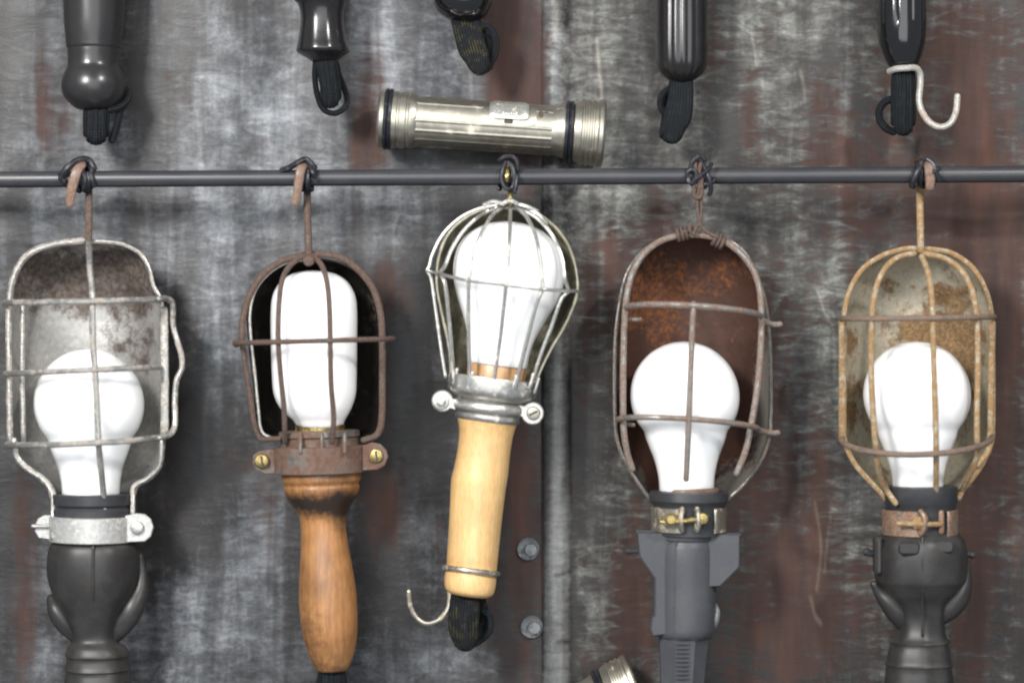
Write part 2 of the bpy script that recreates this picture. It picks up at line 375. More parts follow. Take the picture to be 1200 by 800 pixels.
def sheet(name, x0, x1, off, with_ridge, parent, mat):
    inner = 2.0
    xs = np.concatenate([np.arange(x0, -30, 12.0) if x0 < -30 else [], np.arange(max(x0, -30), min(x1, 1230), inner), np.arange(1230, x1 + 1, 12.0) if x1 > 1230 else [x1]])
    ys = np.concatenate([np.arange(-420, -30, 12.0), np.arange(-30, 830, inner), np.arange(830, 1221, 12.0)])
    X, Y = np.meshgrid(xs, ys)
    d = wall_depth(X, Y) + off + (ridge(X) if with_ridge else 0)
    if with_ridge: d = d - np.clip((X - 668) / 20, 0, 1) * 2.5 + np.where(X < 636, -1.5, 0)
    Z = np.stack([(X - 600) * S, -d * S, (400 - Y) * S], -1).reshape(-1, 3)
    nx, ny = len(xs), len(ys)
    idx = np.arange(nx * ny).reshape(ny, nx)
    F = np.stack([idx[:-1, :-1], idx[1:, :-1], idx[1:, 1:], idx[:-1, 1:]], -1).reshape(-1, 4)
    me = bpy.data.meshes.new(name)
    org = ORIGIN[parent.name]
    me.from_pydata((Z - org).tolist(), [], F.tolist())
    tone = np.where(X < 634, .29, .255) + gauss(X, Y, LIGHT) * .84 - gauss(X, Y, STAIN_SHADOW) * 1.25
    rust = gauss(X, Y, RUST_SHADOW) * 1.15 + np.where(X > 634, .03, .02)
    scr = np.zeros_like(X)
    for a, b, c, w, amp in SCR:
        P = cr([a + (0,), b + (0,), c + (0,)], 14)
        for p in P: scr = np.where(np.abs(amp * np.exp(-.5 * (((X - p[0]) / w) ** 2 + ((Y - p[1]) / (w * 2)) ** 2))) > np.abs(scr), amp * np.exp(-.5 * (((X - p[0]) / w) ** 2 + ((Y - p[1]) / (w * 2)) ** 2)), scr)
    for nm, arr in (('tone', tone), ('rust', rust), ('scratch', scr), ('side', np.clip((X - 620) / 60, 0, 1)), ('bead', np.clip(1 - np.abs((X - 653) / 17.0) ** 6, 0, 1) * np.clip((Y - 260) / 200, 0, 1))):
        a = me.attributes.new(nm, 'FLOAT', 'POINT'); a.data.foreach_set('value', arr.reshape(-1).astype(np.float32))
    me.update(); me.shade_smooth(); me.materials.append(mat)
    o = bpy.data.objects.new(name, me); COL.objects.link(o); o.parent = parent
    return o
def wall_mat():
    m, nt, b = new_mat('stained_zinc_sheet'); v = coords(nt)
    hs = coords(nt, (.32, 1, 1)); vs_ = coords(nt, (1, 1, .16))
    warp = noise(nt, v, px(60), 2, .5, 2)
    streak = noise(nt, hs, px(14), 5, .6, 1, 1.4)           # fine horizontal brushing
    streak2 = noise(nt, coords(nt, (.4, 1, 1)), px(24), 5, .62, 4, 1.6)
    mott = noise(nt, v, px(60), 8, .7, 7)             # crystalline mottling
    spark = noise(nt, v, px(5), 3, .6, 12)
    drip = noise(nt, vs_, px(16), 5, .65, 9)           # vertical runs
    side = attr(nt, 'side')
    sub = lambda q, c: mth(nt, 'SUBTRACT', q, c)
    mul = lambda a_, b_: mth(nt, 'MULTIPLY', a_, b_)
    add = lambda a_, b_: mth(nt, 'ADD', a_, b_)
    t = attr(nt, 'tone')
    sA = add(mul(side, .75), .6)
    n = mul(sub(streak, .5), mul(sA, 1.2))
    n = add(n, mul(sub(streak2, .5), .95))
    n = add(n, mul(sub(mott, .5), 1.25))
    n = add(n, mul(sub(drip, .5), .55))
    vband = noise(nt, coords(nt, (1, 1, .10)), px(34), 3, .55, 31, .6)
    n = add(n, mul(sub(vband, .5), 1.6))
    n = add(n, mul(sub(spark, .5), .6))
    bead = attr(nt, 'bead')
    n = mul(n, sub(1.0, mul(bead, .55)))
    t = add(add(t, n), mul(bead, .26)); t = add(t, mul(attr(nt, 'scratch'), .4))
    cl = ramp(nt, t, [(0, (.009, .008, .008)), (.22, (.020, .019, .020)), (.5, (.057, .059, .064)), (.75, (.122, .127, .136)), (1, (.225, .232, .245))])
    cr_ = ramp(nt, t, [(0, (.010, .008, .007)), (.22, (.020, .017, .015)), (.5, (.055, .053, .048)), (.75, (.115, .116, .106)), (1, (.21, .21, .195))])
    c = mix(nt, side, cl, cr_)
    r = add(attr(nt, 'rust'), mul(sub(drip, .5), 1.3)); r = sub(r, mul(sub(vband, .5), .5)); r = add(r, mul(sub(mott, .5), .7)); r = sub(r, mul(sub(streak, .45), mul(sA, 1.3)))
    r = sub(r, mul(bead, .35))
    r = add(r, mul(sub(spark, .5), .5))
    rm = ramp(nt, r, [(.15, 0), (.62, .85)])
    rc = ramp(nt, noise(nt, vs_, px(30), 4, .6, 15), [(.3, (.020, .0085, .0065)), (.55, (.052, .0215, .015)), (.8, (.095, .038, .021))])
    c = mix(nt, rm, c, mix(nt, .55, rc, c, 'MIX') if False else rc)
    # tiny tan rust bleeds
    tb = mth(nt, 'MULTIPLY', ramp(nt, noise(nt, coords(nt, (1, 1, .3)), px(7), 3, .6, 21), [(.68, 0), (.76, 1)]), ramp(nt, noise(nt, v, px(70), 2, .5, 22), [(.5, 0), (.62, .7)]))
    c = mix(nt, mul(tb, side), c, (.17, .10, .05))
    sc = mth(nt, 'MULTIPLY', attr(nt, 'scratch'), .28, clamp=True)
    c = mix(nt, sc, c, (.30, .24, .17))
    nt.links.new(c, b.inputs['Base Color'])
    b.inputs['Metallic'].default_value = .1
    nt.links.new(mth(nt, 'ADD', .5, mul(rm, .3)), b.inputs['Roughness'])
    bump(nt, b, add(mul(streak, .5), add(mul(mott, .7), mul(streak2, .9))), 1.6, .4)
    return m
wall = thing('metal_wall', 'stained grey and rust-brown zinc sheet wall behind all the lamps', 'wall', (600, 1220, 0))
MW = wall_mat()
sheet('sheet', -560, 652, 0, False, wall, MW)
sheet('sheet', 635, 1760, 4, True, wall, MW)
for bx, by in ((619, 643), (623, 734)):
    mb = MB(); disc(mb, bx, by, 1, [(13.5, 0), (13.5, 2.5), (12.5, 4), (10.5, 3.2), (7, 2.6), (.5, 2.5)], 32)
    w = build('bolt', mb, M_bolt, wall)
    mb = MB(); disc(mb, bx + 3, by + .5, 3, [(7.5, 0), (7.5, 8), (6.8, 9.4), (3, 9.6), (.4, 9.6)], 24)
    build('stud', mb, M_bolt, w)

# ------------------------------------------------------------------ rod and ties
RD = 82.0
def rody(x): return 210.5 - x * (6.2 / 1200)
mb = MB(); tube(mb, [(x, rody(x), RD) for x in (-560, -200, 100, 400, 700, 1000, 1300, 1760)], 9.6, n=24, sub=6)
rod = build('hanging_rod', mb, M_rod); tag(rod, 'long dark grey steel rod running level across the wall, carrying five caged lamps', 'rod')

def tie(label, turns, mat=M_wire, base=(0, 0)):
    mb = MB()
    for path, r in turns: tube(mb, path, r, n=9, sub=7)
    o = build('wire_tie', mb, mat); tag(o, label, 'wire tie', 'black wire ties round the rod'); return o
def coil(cx, n, R, pitch, start=0, wob=1.5, cy=None, dx=0.0, per=10):
    pts = []
    for i in range(int(n * per) + 1):
        a = start + 2 * PI * i / per
        cyy = rody(cx) if cy is None else cy
        pts.append((cx + pitch * (i / per - n / 2) + wob * math.sin(i * 1.7) + dx * math.sin(a), cyy - (R + wob * .4 * math.sin(i * 2.3)) * math.cos(a), RD + R * math.sin(a)))
    return pts

# ------------------------------------------------------------------ lamp helpers
class Prof:
    def __init__(s, rows, dc, ratio): s.y = [r[0] for r in rows]; s.l = [r[1] for r in rows]; s.r = [r[2] for r in rows]; s.dc = dc; s.ratio = ratio
    def cw(s, y):
        l = np.interp(y, s.y, s.l); r = np.interp(y, s.y, s.r); return (l + r) / 2, max((r - l) / 2, .1)
    def d(s, x, y, extra=0):
        c, w = s.cw(y); return s.dc + extra + s.ratio * math.sqrt(max(0, w * w - (x - c) ** 2))
    def rings(s): return [((l + r) / 2, y, max((r - l) / 2, .6)) for y, l, r in zip(s.y, s.l, s.r)]
def wires(mb, prof, paths, r, extra=0, sub=7):
    for p in paths:
        # densify in 2D, then take depth from the cage volume
        c = cr([(x, y, 0) for x, y in p], 4)
        tube(mb, [(q[0], q[1], prof.d(q[0], q[1], extra)) for q in c], r, n=9, sub=3)
def hoop(mb, cx, hw, yl, yr, dc, depth, r, l=None, rr=None, sag=0):
    pts = []
    l = cx - hw if l is None else l; rr = cx + hw if rr is None else rr
    for i in range(17):
        a = PI * i / 16; t = (1 - math.cos(a)) / 2
        x = l + (rr - l) * t; pts.append((x, yl + (yr - yl) * t + sag * math.sin(a), dc + depth * math.sin(a)))
    tube(mb, pts, r, n=9, sub=3)
def shade(parent, prof, mat, ratio_back, label=None, stain=None, rim=None, rim_r=2.2, n=40, solid=2.0):
    mb = MB(); loft(mb, prof.rings(), prof.dc, ratio=1, arc=(180, 360), ratio_back=ratio_back, n=n, sub=4, cap=False, stain=stain)
    o = build('reflector', mb, mat, parent, solid=solid, angle=60, label=label)
    if rim is not None:
        mb = MB(); L = [(l, y, prof.dc + 1) for y, l in zip(prof.y, prof.l)][::-1] + [(r, y, prof.dc + 1) for y, r in zip(prof.y, prof.r)][1:]
        tube(mb, L, rim_r, n=8, sub=4); build('rim', mb, rim, o)
    return o
def bulb(parent, rings, d, tilt=0, ratio=1.0, label=None):
    mb = MB(); loft(mb, rings, d, n=64, sub=8, tilt=tilt, ratio=ratio); return build('bulb', mb, M_bulb, parent, angle=80, label=label)
def std_bulb(cx, top, R, nw, yn, ax=0.0):
    """pear shaped bulb: centre line cx (at the ball centre), top y, ball radius R, neck half width, neck end y ; ax = dx per dy"""
    cy = top + R; rows = []
    for a in (2, 14, 28, 42, 58, 74, 90, 104, 118, 130):
        t = math.radians(a); rows.append((cy - R * math.cos(t), R * math.sin(t)))
    y0, r0 = rows[-1]; H = yn - y0
    for f, e in ((.12, .86), (.26, .64), (.42, .38), (.6, .17), (.78, .04), (1, 0)): rows.append((y0 + H * f, nw + (r0 - nw) * e))
    return [(cx + (y - cy) * ax, y, r) for y, r in rows]
def bundle(mb, xs_top, xs_bot, y0, y1, d, r, back=14, back_x=0, sag=0):
    m = len(xs_top) * 2 - 1; sag = sag * 1.6 + 5
    xs_top = np.interp(np.linspace(0, 1, m), np.linspace(0, 1, len(xs_top)), xs_top); xs_bot = np.interp(np.linspace(0, 1, m), np.linspace(0, 1, len(xs_bot)), xs_bot)
    r = r * .92; n = m
    for i, (a, b) in enumerate(zip(xs_top, xs_bot)):
        u = (i - (n - 1) / 2) / max(1, (n - 1) / 2)
        yb = y1 - sag * (1 - math.sqrt(1 - .95 * u * u))
        zf = 7 * (1 - u * u) + 1.5 * (i % 2)
        tube(mb, [(a, y0, d + 3), (a * .6 + b * .4, y0 + (yb - y0) * .3, d + 6 + zf), (b, y0 + (yb - y0) * .72, d + 9 + zf), (b, yb - r, d + 2 + zf * .5), (b + back_x * .5, yb - r * 3, d - back * .7), (b + back_x, y0 + (yb - y0) * .4, d - back), (a + back_x * .6, y0, d - back * .6)], r, n=10, sub=6)

THIN = 1.0
# ------------------------------------------------------------------ LAMP 1 (left, galvanised, black rubber handle)
G5 = 'caged work lamps hanging from the rod'
dc = 82
t1 = thing('work_lamp', 'caged lamp at far left with grimy grey reflector, side latch wire and dark rubber handle', 'work lamp', (104, 205, RD), G5)
P1 = Prof([(283, 97, 103), (285, 68, 138), (290, 47, 153), (299, 31, 166), (315, 20, 175), (335, 13, 180), (352, 12, 189), (400, 12, 192), (505, 13, 192), (525, 17, 191), (545, 30, 188), (560, 46, 176), (570, 57, 160), (585, 61, 156)], dc, .85)
def st1(x, y, a): return 1.0 * math.exp(-.5 * ((y - 322) / 26) ** 2) + .55 * math.exp(-.5 * (((x - 150) / 26) ** 2 + ((y - 395) / 34) ** 2))
sh = shade(t1, P1, M_shade1, .82, stain=st1, rim=M_zinc, rim_r=2.6)
mb = MB()
tube(mb, [(12, 520, 86), (11, 440, 86), (11, 360, 86), (16, 325, 88), (32, 299, 89), (62, 286, 90), (98, 282, 90)], 4.2)
tube(mb, [(28, 518, 94), (26, 440, 94), (27, 358, 94)], 3.2)
tube(mb, [(193, 508, 92), (193, 430, 93), (192, 362, 93)], 5.0, flat=.5)
tube(mb, [(17, 515, 86), (20, 535, 86), (33, 549, 86), (52, 562, 88), (62, 578, 92), (63, 600, 96), (63, 631, 108)], 4)
tube(mb, [(190, 515, 86), (187, 545, 86), (173, 560, 86), (157, 570, 90), (156, 585, 94), (156, 612, 98)], 3.2)
F1 = Prof([(278, 100, 108), (290, 60, 150), (310, 30, 175), (350, 5, 200), (520, 8, 204), (560, 40, 170), (590, 60, 156), (640, 58, 160)], dc, .72)
wires(mb, F1, [[(104, 284), (105, 310), (108, 345), (109, 400), (112, 440), (114, 490), (116, 525), (119, 555), (122, 590), (122, 618)]], 3.8, 3)
hoop(mb, 105, 95, 355, 351, dc + 4, 74, 3.8, 5, 188)
tube(mb, [(186, 350, dc + 36), (195, 350, dc + 24), (202, 355, dc + 16), (203, 380, dc + 10), (208, 400, dc + 10), (213, 418, dc + 10), (213, 432, dc + 10), (207, 446, dc + 10), (205, 470, dc + 10), (205, 498, dc + 14), (200, 508, dc + 22), (186, 513, dc + 36)], 3.6)
hoop(mb, 98, 92, 438, 430, dc + 4, 72, 3.6, 6, 188)
hoop(mb, 100, 95, 520, 511, dc + 4, 74, 3.8, 8, 192, 4)
build('cage', mb, M_zinc, t1)
bulb(t1, std_bulb(104.5, 409, 64, 33.5, 582, .02), dc + 2)
mb = MB(); loft(mb, [(109, 578, 46), (109, 579, 47), (109, 590, 47), (109, 593, 44), (109, 597, 47), (109, 606, 47)], dc, smooth=False); build('socket', mb, M_flange, t1)
mb = MB(); loft(mb, [(108, 604, 48), (108, 605, 50), (108, 633, 50), (108, 634, 48)], dc, smooth=False, tilt=.6)
plate(mb, [(62, 603), (52, 603), (45, 607), (41, 615), (41, 622), (46, 630), (62, 632)], dc + 8, 5)
plate(mb, [(146, 604), (160, 601), (170, 602), (177, 608), (180, 617), (177, 628), (170, 634), (146, 635)], dc + 20, 5)
cl = build('clamp', mb, M_clamp1, t1)
mb = MB(); tube(mb, [(58, 616, dc + 14), (38, 616, dc + 14)], 2.6); build('screw', mb, M_silver, cl); mb = MB(); screw(mb, 161, 618, dc + 23, 8, 5); build('screw', mb, M_silver, cl)
mb = MB()
def s1(a, y):
    q = 1 + .02 * math.cos(6 * a)
    return q
loft(mb, [(110, 632, 42), (110, 638, 50), (110, 650, 53), (109, 668, 53), (109, 685, 50), (109, 705, 42), (109, 722, 33), (110, 738, 27), (111, 750, 26), (113, 757, 33), (114, 763, 36), (114, 768, 37), (114, 770, 35), (114, 782, 37), (114, 784, 38), (114, 786, 36), (115, 800, 39), (115, 803, 37), (115, 840, 40), (115, 900, 36), (115, 915, 20)], dc, ratio=.9, sect=s1, sub=3)
tube(mb, [(109, 640, dc + 47), (109, 665, dc + 47), (109, 690, dc + 44), (110, 715, dc + 31)], 1.8)
h1 = build('handle', mb, M_charcoal, t1, angle=40)
mb = MB()
tube(mb, [(163, 650, dc - 6, 5), (166, 672, dc - 6, 7), (164, 692, dc - 4, 10), (154, 714, dc, 14), (142, 734, dc, 12), (132, 750, dc, 6)], 8, sub=7)
build('guard_fin', mb, M_charcoal, h1, angle=50)
mb = MB(); tube(mb, [(60, 700, dc - 4, 6), (66, 714, dc, 11), (76, 730, dc, 12), (88, 748, dc, 6)], 8, sub=7); build('guard_fin', mb, M_charcoal, h1, angle=50)
mb = MB()
tube(mb, [(104, 288, 92, 3.8), (104, 262, 90), (104, 240, 84), (104, 224, 68), (102, 206, 62), (98, 192, 76), (93, 193, 92)], 4.2, flat=.8)
build('hook', mb, M_rust, t1)
mb = MB(); tube(mb, [(97, 192, 90, 5), (91, 199, 97, 6), (86, 214, 99, 6), (83, 228, 99, 5.4), (82, 240, 98, 4.6)], 5, flat=.55); build('hook_tip', mb, M_copperrust, t1)
tie('black wire wrapped round the rod and the hook of the far left lamp', [(coil(98, 1.6, 13, 9, 2.6), 3.6), ([(76, 214, 92), (72, 207, 95), (80, 196, 98), (92, 188, 92), (104, 188, 84), (110, 198, 84)], 4.2), (coil(106, 1.2, 12.4, 5, 1), 3)])

THIN = .88
# ------------------------------------------------------------------ LAMP 2 (rusty, tube bulb, brown wooden handle)
t2 = thing('work_lamp', 'rusty caged lamp with tubular bulb, sooty reflector and worn brown wooden handle', 'work lamp', (360, 205, RD), G5)
P2 = Prof([(303, 355, 372), (306, 335, 392), (312, 322, 408), (324, 307, 424), (342, 295, 438), (365, 290, 445), (395, 291, 447), (440, 296, 447), (480, 300, 445), (505, 304, 441), (512, 315, 432)], dc, .85)
sh = shade(t2, P2, M_shade2, .85, rim=None)
mb = MB(); L = [(l + 3, y + 1, dc + 2) for y, l in zip(P2.y, P2.l)][::-1]; tube(mb, L, 2.2, sub=4)
build('rim', mb, M_zinc, sh)
mb = MB()
tube(mb, [(425, 516, dc + 6), (441, 510, dc + 4), (447, 495, dc + 4), (448, 440, dc + 4), (448, 400, dc + 4), (446, 368, dc + 4), (438, 340, dc + 4), (422, 318, dc + 5), (402, 303, dc + 5), (378, 298, dc + 6), (352, 300, dc + 6), (328, 307, dc + 5), (308, 322, dc + 5), (293, 345, dc + 4), (285, 372, dc + 4), (283, 398, dc + 4)], 4.6)
tube(mb, [(283, 398, dc + 4), (288, 430, dc + 4), (294, 470, dc + 4), (299, 500, dc + 5), (306, 514, dc + 8), (318, 514, dc + 14), (328, 514, dc + 22)], 3.6)
F2 = Prof([(296, 350, 380), (306, 325, 405), (325, 300, 430), (360, 285, 448), (401, 280, 455), (450, 290, 450), (500, 305, 438), (525, 322, 428)], dc, .8)
wires(mb, F2, [[(357, 300), (343, 308), (333, 322), (328, 345), (326, 395), (329, 440), (333, 480), (334, 518)], [(366, 299), (377, 311), (383, 330), (386, 360), (387, 400), (388, 450), (391, 490), (389, 518)]], 3.6, 2)
hoop(mb, 369, 92, 402, 397, dc + 6, 68, 3.6, 276, 461)
screw(mb, 277, 402, dc + 4, 5, 5); screw(mb, 362, 305, dc + 30, 7, 5)
build('cage', mb, M_rust, t2)
bulb(t2, [(368, 317, 1), (368, 318, 14), (368, 322, 28), (368, 331, 40), (368, 345, 48), (368, 362, 50.5), (368, 400, 50.5), (368.5, 445, 49.5), (369, 462, 48), (370, 476, 43), (372, 486, 36), (374, 493, 30), (375, 500, 27)], dc + 2, label='tubular opal bulb')
mb = MB(); loft(mb, [(375, 496, 27), (375, 497, 29), (375, 506, 29), (375, 507, 27)], dc, smooth=False); build('bulb_collar', mb, M_brass, t2)
mb = MB(); loft(mb, [(374, 504, 42), (374, 505, 47), (374, 511, 48), (374, 513, 45), (375, 522, 46)], dc, smooth=False, tilt=-1.5)
loft(mb, [(376, 522, 52), (376, 523, 55), (376, 553, 55), (376, 554, 52)], dc, smooth=False, tilt=-1.5)
plate(mb, [(425, 522), (436, 518), (446, 520), (453, 527), (455, 535), (451, 545), (443, 550), (425, 551)], dc + 22, 6)
plate(mb, [(329, 526), (315, 526), (304, 528), (297, 533), (296, 542), (300, 550), (310, 555), (330, 555)], dc + 10, 6)
for bx in (352, 377, 404): tube(mb, [(bx, 508, dc + 46), (bx, 520, dc + 50), (bx, 530, dc + 52)], 3)
cl = build('clamp', mb, M_clamp2, t2)
for sx, sy in ((307, 540), (441, 534)):
    mb = MB(); screw(mb, sx, sy, dc + 22 if sx > 400 else dc + 13, 8.8, 7); s_ = build('screw', mb, M_brass, cl)
    mb = MB(); slot(mb, sx, sy, (dc + 29.4 if sx > 400 else dc + 20.4), 6, 1.1, 80); build('slot', mb, M_slot, s_)
def st2(x, y, a):
    e = 1.15 * math.exp(-.5 * ((y - 590) / 11) ** 2) + .35 * math.exp(-.5 * ((y - 556) / 6) ** 2) + .5 * math.exp(-.5 * (((x - 366) / 14) ** 2 + ((y - 735) / 26) ** 2)) + .45 * math.exp(-.5 * (((x - 402) / 8) ** 2 + ((y - 590) / 30) ** 2))
    return e + .5 * math.exp(-.5 * ((y - 783) / 8) ** 2)
mb = MB(); loft(mb, [(376, 548, 44), (376, 551, 45), (376.5, 555, 46.5), (377, 562, 46.5), (377, 566, 44), (377, 568, 43.6), (377, 570, 44.5), (377, 576, 43.5), (377, 585, 39), (377.5, 596, 32), (378.5, 606, 27.5), (379, 620, 26.5), (380.5, 640, 28), (382, 665, 31), (383.5, 690, 33.4), (385, 715, 34), (386.5, 740, 32.6), (388, 760, 28.5), (389, 775, 23), (389.5, 784, 18.5), (389.5, 786, 15)], dc, tilt=-2, stain=st2, sub=4)
build('handle', mb, M_wood2, t2, angle=50)
mb = MB(); bundle(mb, [378, 385, 392, 399], [374, 384, 394, 404], 780, 860, dc - 2, 5.5); build('cord', mb, M_cord, t2)
mb = MB(); tube(mb, [(362, 303, 96), (361, 275, 92), (360, 245, 84), (360, 226, 68), (359, 208, 62), (355, 194, 74), (353, 192, 90)], 5); build('hook', mb, M_rust, t2)
mb = MB(); tube(mb, [(358, 192, 88, 5), (353, 198, 97, 6.4), (350, 214, 100, 6.2), (348, 228, 99, 5.6), (346, 239, 98, 5.6)], 5, flat=.6); build('hook_tip', mb, M_copperrust, t2)
tie('black wire wrapped round the rod above the tubular bulb lamp', [(coil(360, 1.7, 13.4, 10, 2.2), 3.8), ([(330, 200, 88), (340, 196, 92), (350, 190, 96), (358, 187, 92), (366, 194, 92), (368, 205, 96)], 4.2), ([(364, 195, 98), (367, 203, 102), (369, 208, 98)], 3)])

# ------------------------------------------------------------------ LAMP 3 (silver balloon cage, pale wood, tilted)
t3 = thing('work_lamp', 'tilted lamp in a balloon cage of thin silver wires, with pale turned wooden handle', 'work lamp', (598, 205, RD), G5)
TL = 7.2
mb = MB()
# reflector: back half of the balloon, leaning with the lamp
loft(mb, [(602, 243, 3), (602, 246, 24), (600, 256, 46), (598, 272, 64), (596, 292, 76), (595, 315, 82), (594, 332, 83), (592, 350, 80), (589, 375, 72), (585, 400, 62), (581, 425, 54), (577, 448, 49)], dc, arc=(180, 360), ratio_back=.85, tilt=TL, cap=False, n=40)
sh = build('reflector', mb, M_shade3, t3, solid=2, angle=60)
mb = MB(); ct3, st3_ = math.cos(math.radians(TL)), math.sin(math.radians(TL))
_rr = [(602, 246, 24), (600, 256, 46), (598, 272, 64), (596, 292, 76), (595, 315, 82), (594, 332, 83), (592, 350, 80), (589, 375, 72), (585, 400, 62), (581, 425, 54), (577, 448, 49)]
tube(mb, [(a + r * ct3, b + r * st3_, dc) for a, b, r in _rr[::-1]] + [(a - r * ct3, b - r * st3_, dc) for a, b, r in _rr], 2.2); build('rim', mb, M_shade3, sh)
class BP:  # balloon depth
    rows = [(236, 4), (246, 30), (262, 54), (285, 73), (315, 86), (333, 88), (360, 80), (400, 68), (440, 57), (470, 52)]
    def d(s, x, y, extra=0):
        yy = y - (x - 595) * math.tan(math.radians(TL)); w = np.interp(yy, [r[0] for r in s.rows], [r[1] for r in s.rows])
        c = 597 - (yy - 320) * .13
        return dc + extra + .9 * math.sqrt(max(0, w * w - (x - c) ** 2))
B3 = BP()
mb = MB()
wires(mb, B3, [
 [(584, 240), (560, 245), (538, 256), (518, 276), (506, 300), (503, 312), (500, 317)], [(501, 318), (505, 326), (510, 360), (517, 410), (522, 442)],
 [(588, 241), (566, 250), (545, 268), (529, 292), (521, 312), (515, 320)], [(516, 322), (521, 331), (525, 365), (529, 410), (532, 448)],
 [(592, 241), (579, 250), (568, 266), (558, 290), (553, 314), (549, 329)], [(549, 330), (549, 345), (549, 380), (550, 420), (551, 452)],
 [(598, 240), (597.5, 270), (596, 300), (593, 333)], [(593, 334), (590, 362), (585, 405), (577, 457)],
 [(604, 242), (617, 254), (627, 275), (633, 305), (636, 338)], [(636, 339), (630, 352), (621, 385), (611, 425), (603, 456)],
 [(608, 243), (630, 256), (648, 277), (659, 304), (662, 326), (667, 341)], [(667, 341), (658, 350), (648, 378), (634, 415), (623, 450)],
 ], 2.7, 0)
for a, b in (((500, 317), (515, 321)), ((515, 321), (549, 329)), ((549, 329), (593, 334)), ((593, 334), (636, 339)), ((636, 339), (667, 341)), ((667, 341), (677, 341))):
    pts = [(a[0] + (b[0] - a[0]) * t, a[1] + (b[1] - a[1]) * t) for t in (0, .5, 1)]
    tube(mb, [(x, y, B3.d(x, y, 2)) for x, y in pts], 2.3, n=8, sub=4)
# hub: short bent bits round the top
for a, b, c in (((567, 240), (578, 236), (590, 239)), ((606, 239), (618, 242), (630, 248)), ((590, 238), (598, 235), (607, 239)), ((620, 245), (632, 252), (640, 262))):
    tube(mb, [(a[0], a[1], dc + 22), (b[0], b[1], dc + 26), (c[0], c[1], dc + 24)], 3)
build('cage', mb, M_silver, t3)
bulb(t3, [(604, 260, 1), (603.5, 261.5, 16), (602.5, 267, 34), (601, 278, 50), (599, 293, 61), (597, 312, 65.5), (595, 332, 64.5), (592.5, 352, 58), (589.5, 374, 48), (587, 394, 40), (584.5, 412, 36.5), (583, 428, 35)], dc + 2, tilt=TL)
mb = MB(); loft(mb, [(583, 424, 34), (583, 426, 35), (580, 450, 34)], dc, tilt=TL, smooth=False, sub=2); build('socket', mb, M_porc, t3)
mb = MB()
loft(mb, [(578.5, 442, 51), (578.3, 443, 52.5), (577, 456, 52.5), (576, 462, 51), (575.5, 466, 46), (575, 469, 40)], dc, tilt=TL, cap=False, ratio=1)
loft(mb, [(575, 466, 38), (574.6, 469, 38), (574, 472, 42), (573, 477, 44), (572, 482, 43), (571.5, 485, 39), (571.5, 490, 39), (571, 493, 37)], dc, tilt=TL, sub=3)
for x, y in ((533, 437), (551, 441), (602, 445), (622, 443), (628, 448)):
    tube(mb, [(x + 3, y - 5, B3.d(x, y, -1)), (x, y + 6, B3.d(x, y, -1)), (x - 2, y + 12, B3.d(x, y, -2))], 2.6)
def ear(mb, x, y, r, tx, ty, d):
    P = []; a0 = math.atan2(ty - y, tx - x)
    for i in range(17): a = a0 + .55 + (2 * PI - 1.1) * i / 16; P.append((x + r * math.cos(a), y + r * math.sin(a)))
    nx, ny = -math.sin(a0), math.cos(a0)
    P += [(tx - nx * r * .5, ty - ny * r * .5), (tx + nx * r * .5, ty + ny * r * .5)]
    plate(mb, P, d, 5, 1.5)
ear(mb, 518.5, 469.5, 13, 536, 474, dc + 14); ear(mb, 624, 484, 13.5, 604, 480, dc + 18)
cl = build('clamp', mb, M_silver, t3)
mb = MB(); screw(mb, 517, 471, dc + 17, 5.5, 6); screw(mb, 517, 471, dc + 16.5, 9.5, 1.5); build('bolt', mb, M_silver, cl)
mb = MB(); screw(mb, 625, 484, dc + 21, 8, 4); s_ = build('screw', mb, M_nickel, cl)
mb = MB(); slot(mb, 625, 484, dc + 25.3, 5.5, 1.1, -25); build('slot', mb, M_slot, s_)
def st3(x, y, a): return .5 * math.exp(-.5 * ((y - 657) / 5) ** 2) + .4 * math.exp(-.5 * ((y - 694) / 4) ** 2) + .35 * math.exp(-.5 * ((y - 502) / 6) ** 2)
mb = MB(); loft(mb, [(571.5, 486, 33), (571.3, 488, 35.5), (571, 493, 35.5), (570.5, 499, 33.5), (569.5, 510, 31.5), (567, 530, 31), (564, 550, 32), (561.5, 563, 32.6), (560.5, 570, 32.4), (558, 600, 31.2), (555.5, 630, 30.4), (553.5, 655, 30), (552.5, 668, 29.6), (551.5, 676, 30.4), (550.5, 686, 30), (550, 693, 28), (549.7, 697, 23)], dc, tilt=TL, stain=st3, sub=4)
build('handle', mb, M_wood3, t3, angle=50)
mb = MB(); pts = []
for i in range(20):
    a = 2 * PI * i / 20; pts.append((552 + 31.5 * math.cos(a), 668.5 + 31.5 * math.cos(a) * math.tan(math.radians(TL)), dc + 31.5 * math.sin(a)))
tube(mb, pts, 3.8, closed=True, sub=2); build('ring', mb, M_nickel, t3)
mb = MB(); tube(mb, [(527, 668, dc + 2), (527, 690, dc - 2), (527, 704, dc), (522, 718, dc + 3), (512, 727, dc + 6), (499, 730, dc + 8), (488, 723, dc + 8), (481, 710, dc + 8), (479, 692, dc + 8)], 3.4, sub=8); build('handle_hook', mb, M_nickel, t3)
mb = MB()
for i in range(9):
    u = (i - 4) / 4; x0 = 546 + u * 13; x1 = 544 + u * 14
    tube(mb, [(x0, 692, dc + 2), (x1, 712, dc + 12), (x1 - 1, 732, dc + 14 + 6 * (1 - u * u)), (x1 + 1 - u * 3, 759 - 12 * (1 - math.sqrt(1 - .95 * u * u)), dc + 6), (x1 + 5 - u * 3, 747 - 8 * (1 - math.sqrt(1 - .95 * u * u)), dc - 12), (x0 + 10, 722, dc - 16), (x0 + 4, 695, dc - 8)], 4.6)
cd = build('cord', mb, M_cordo, t3)
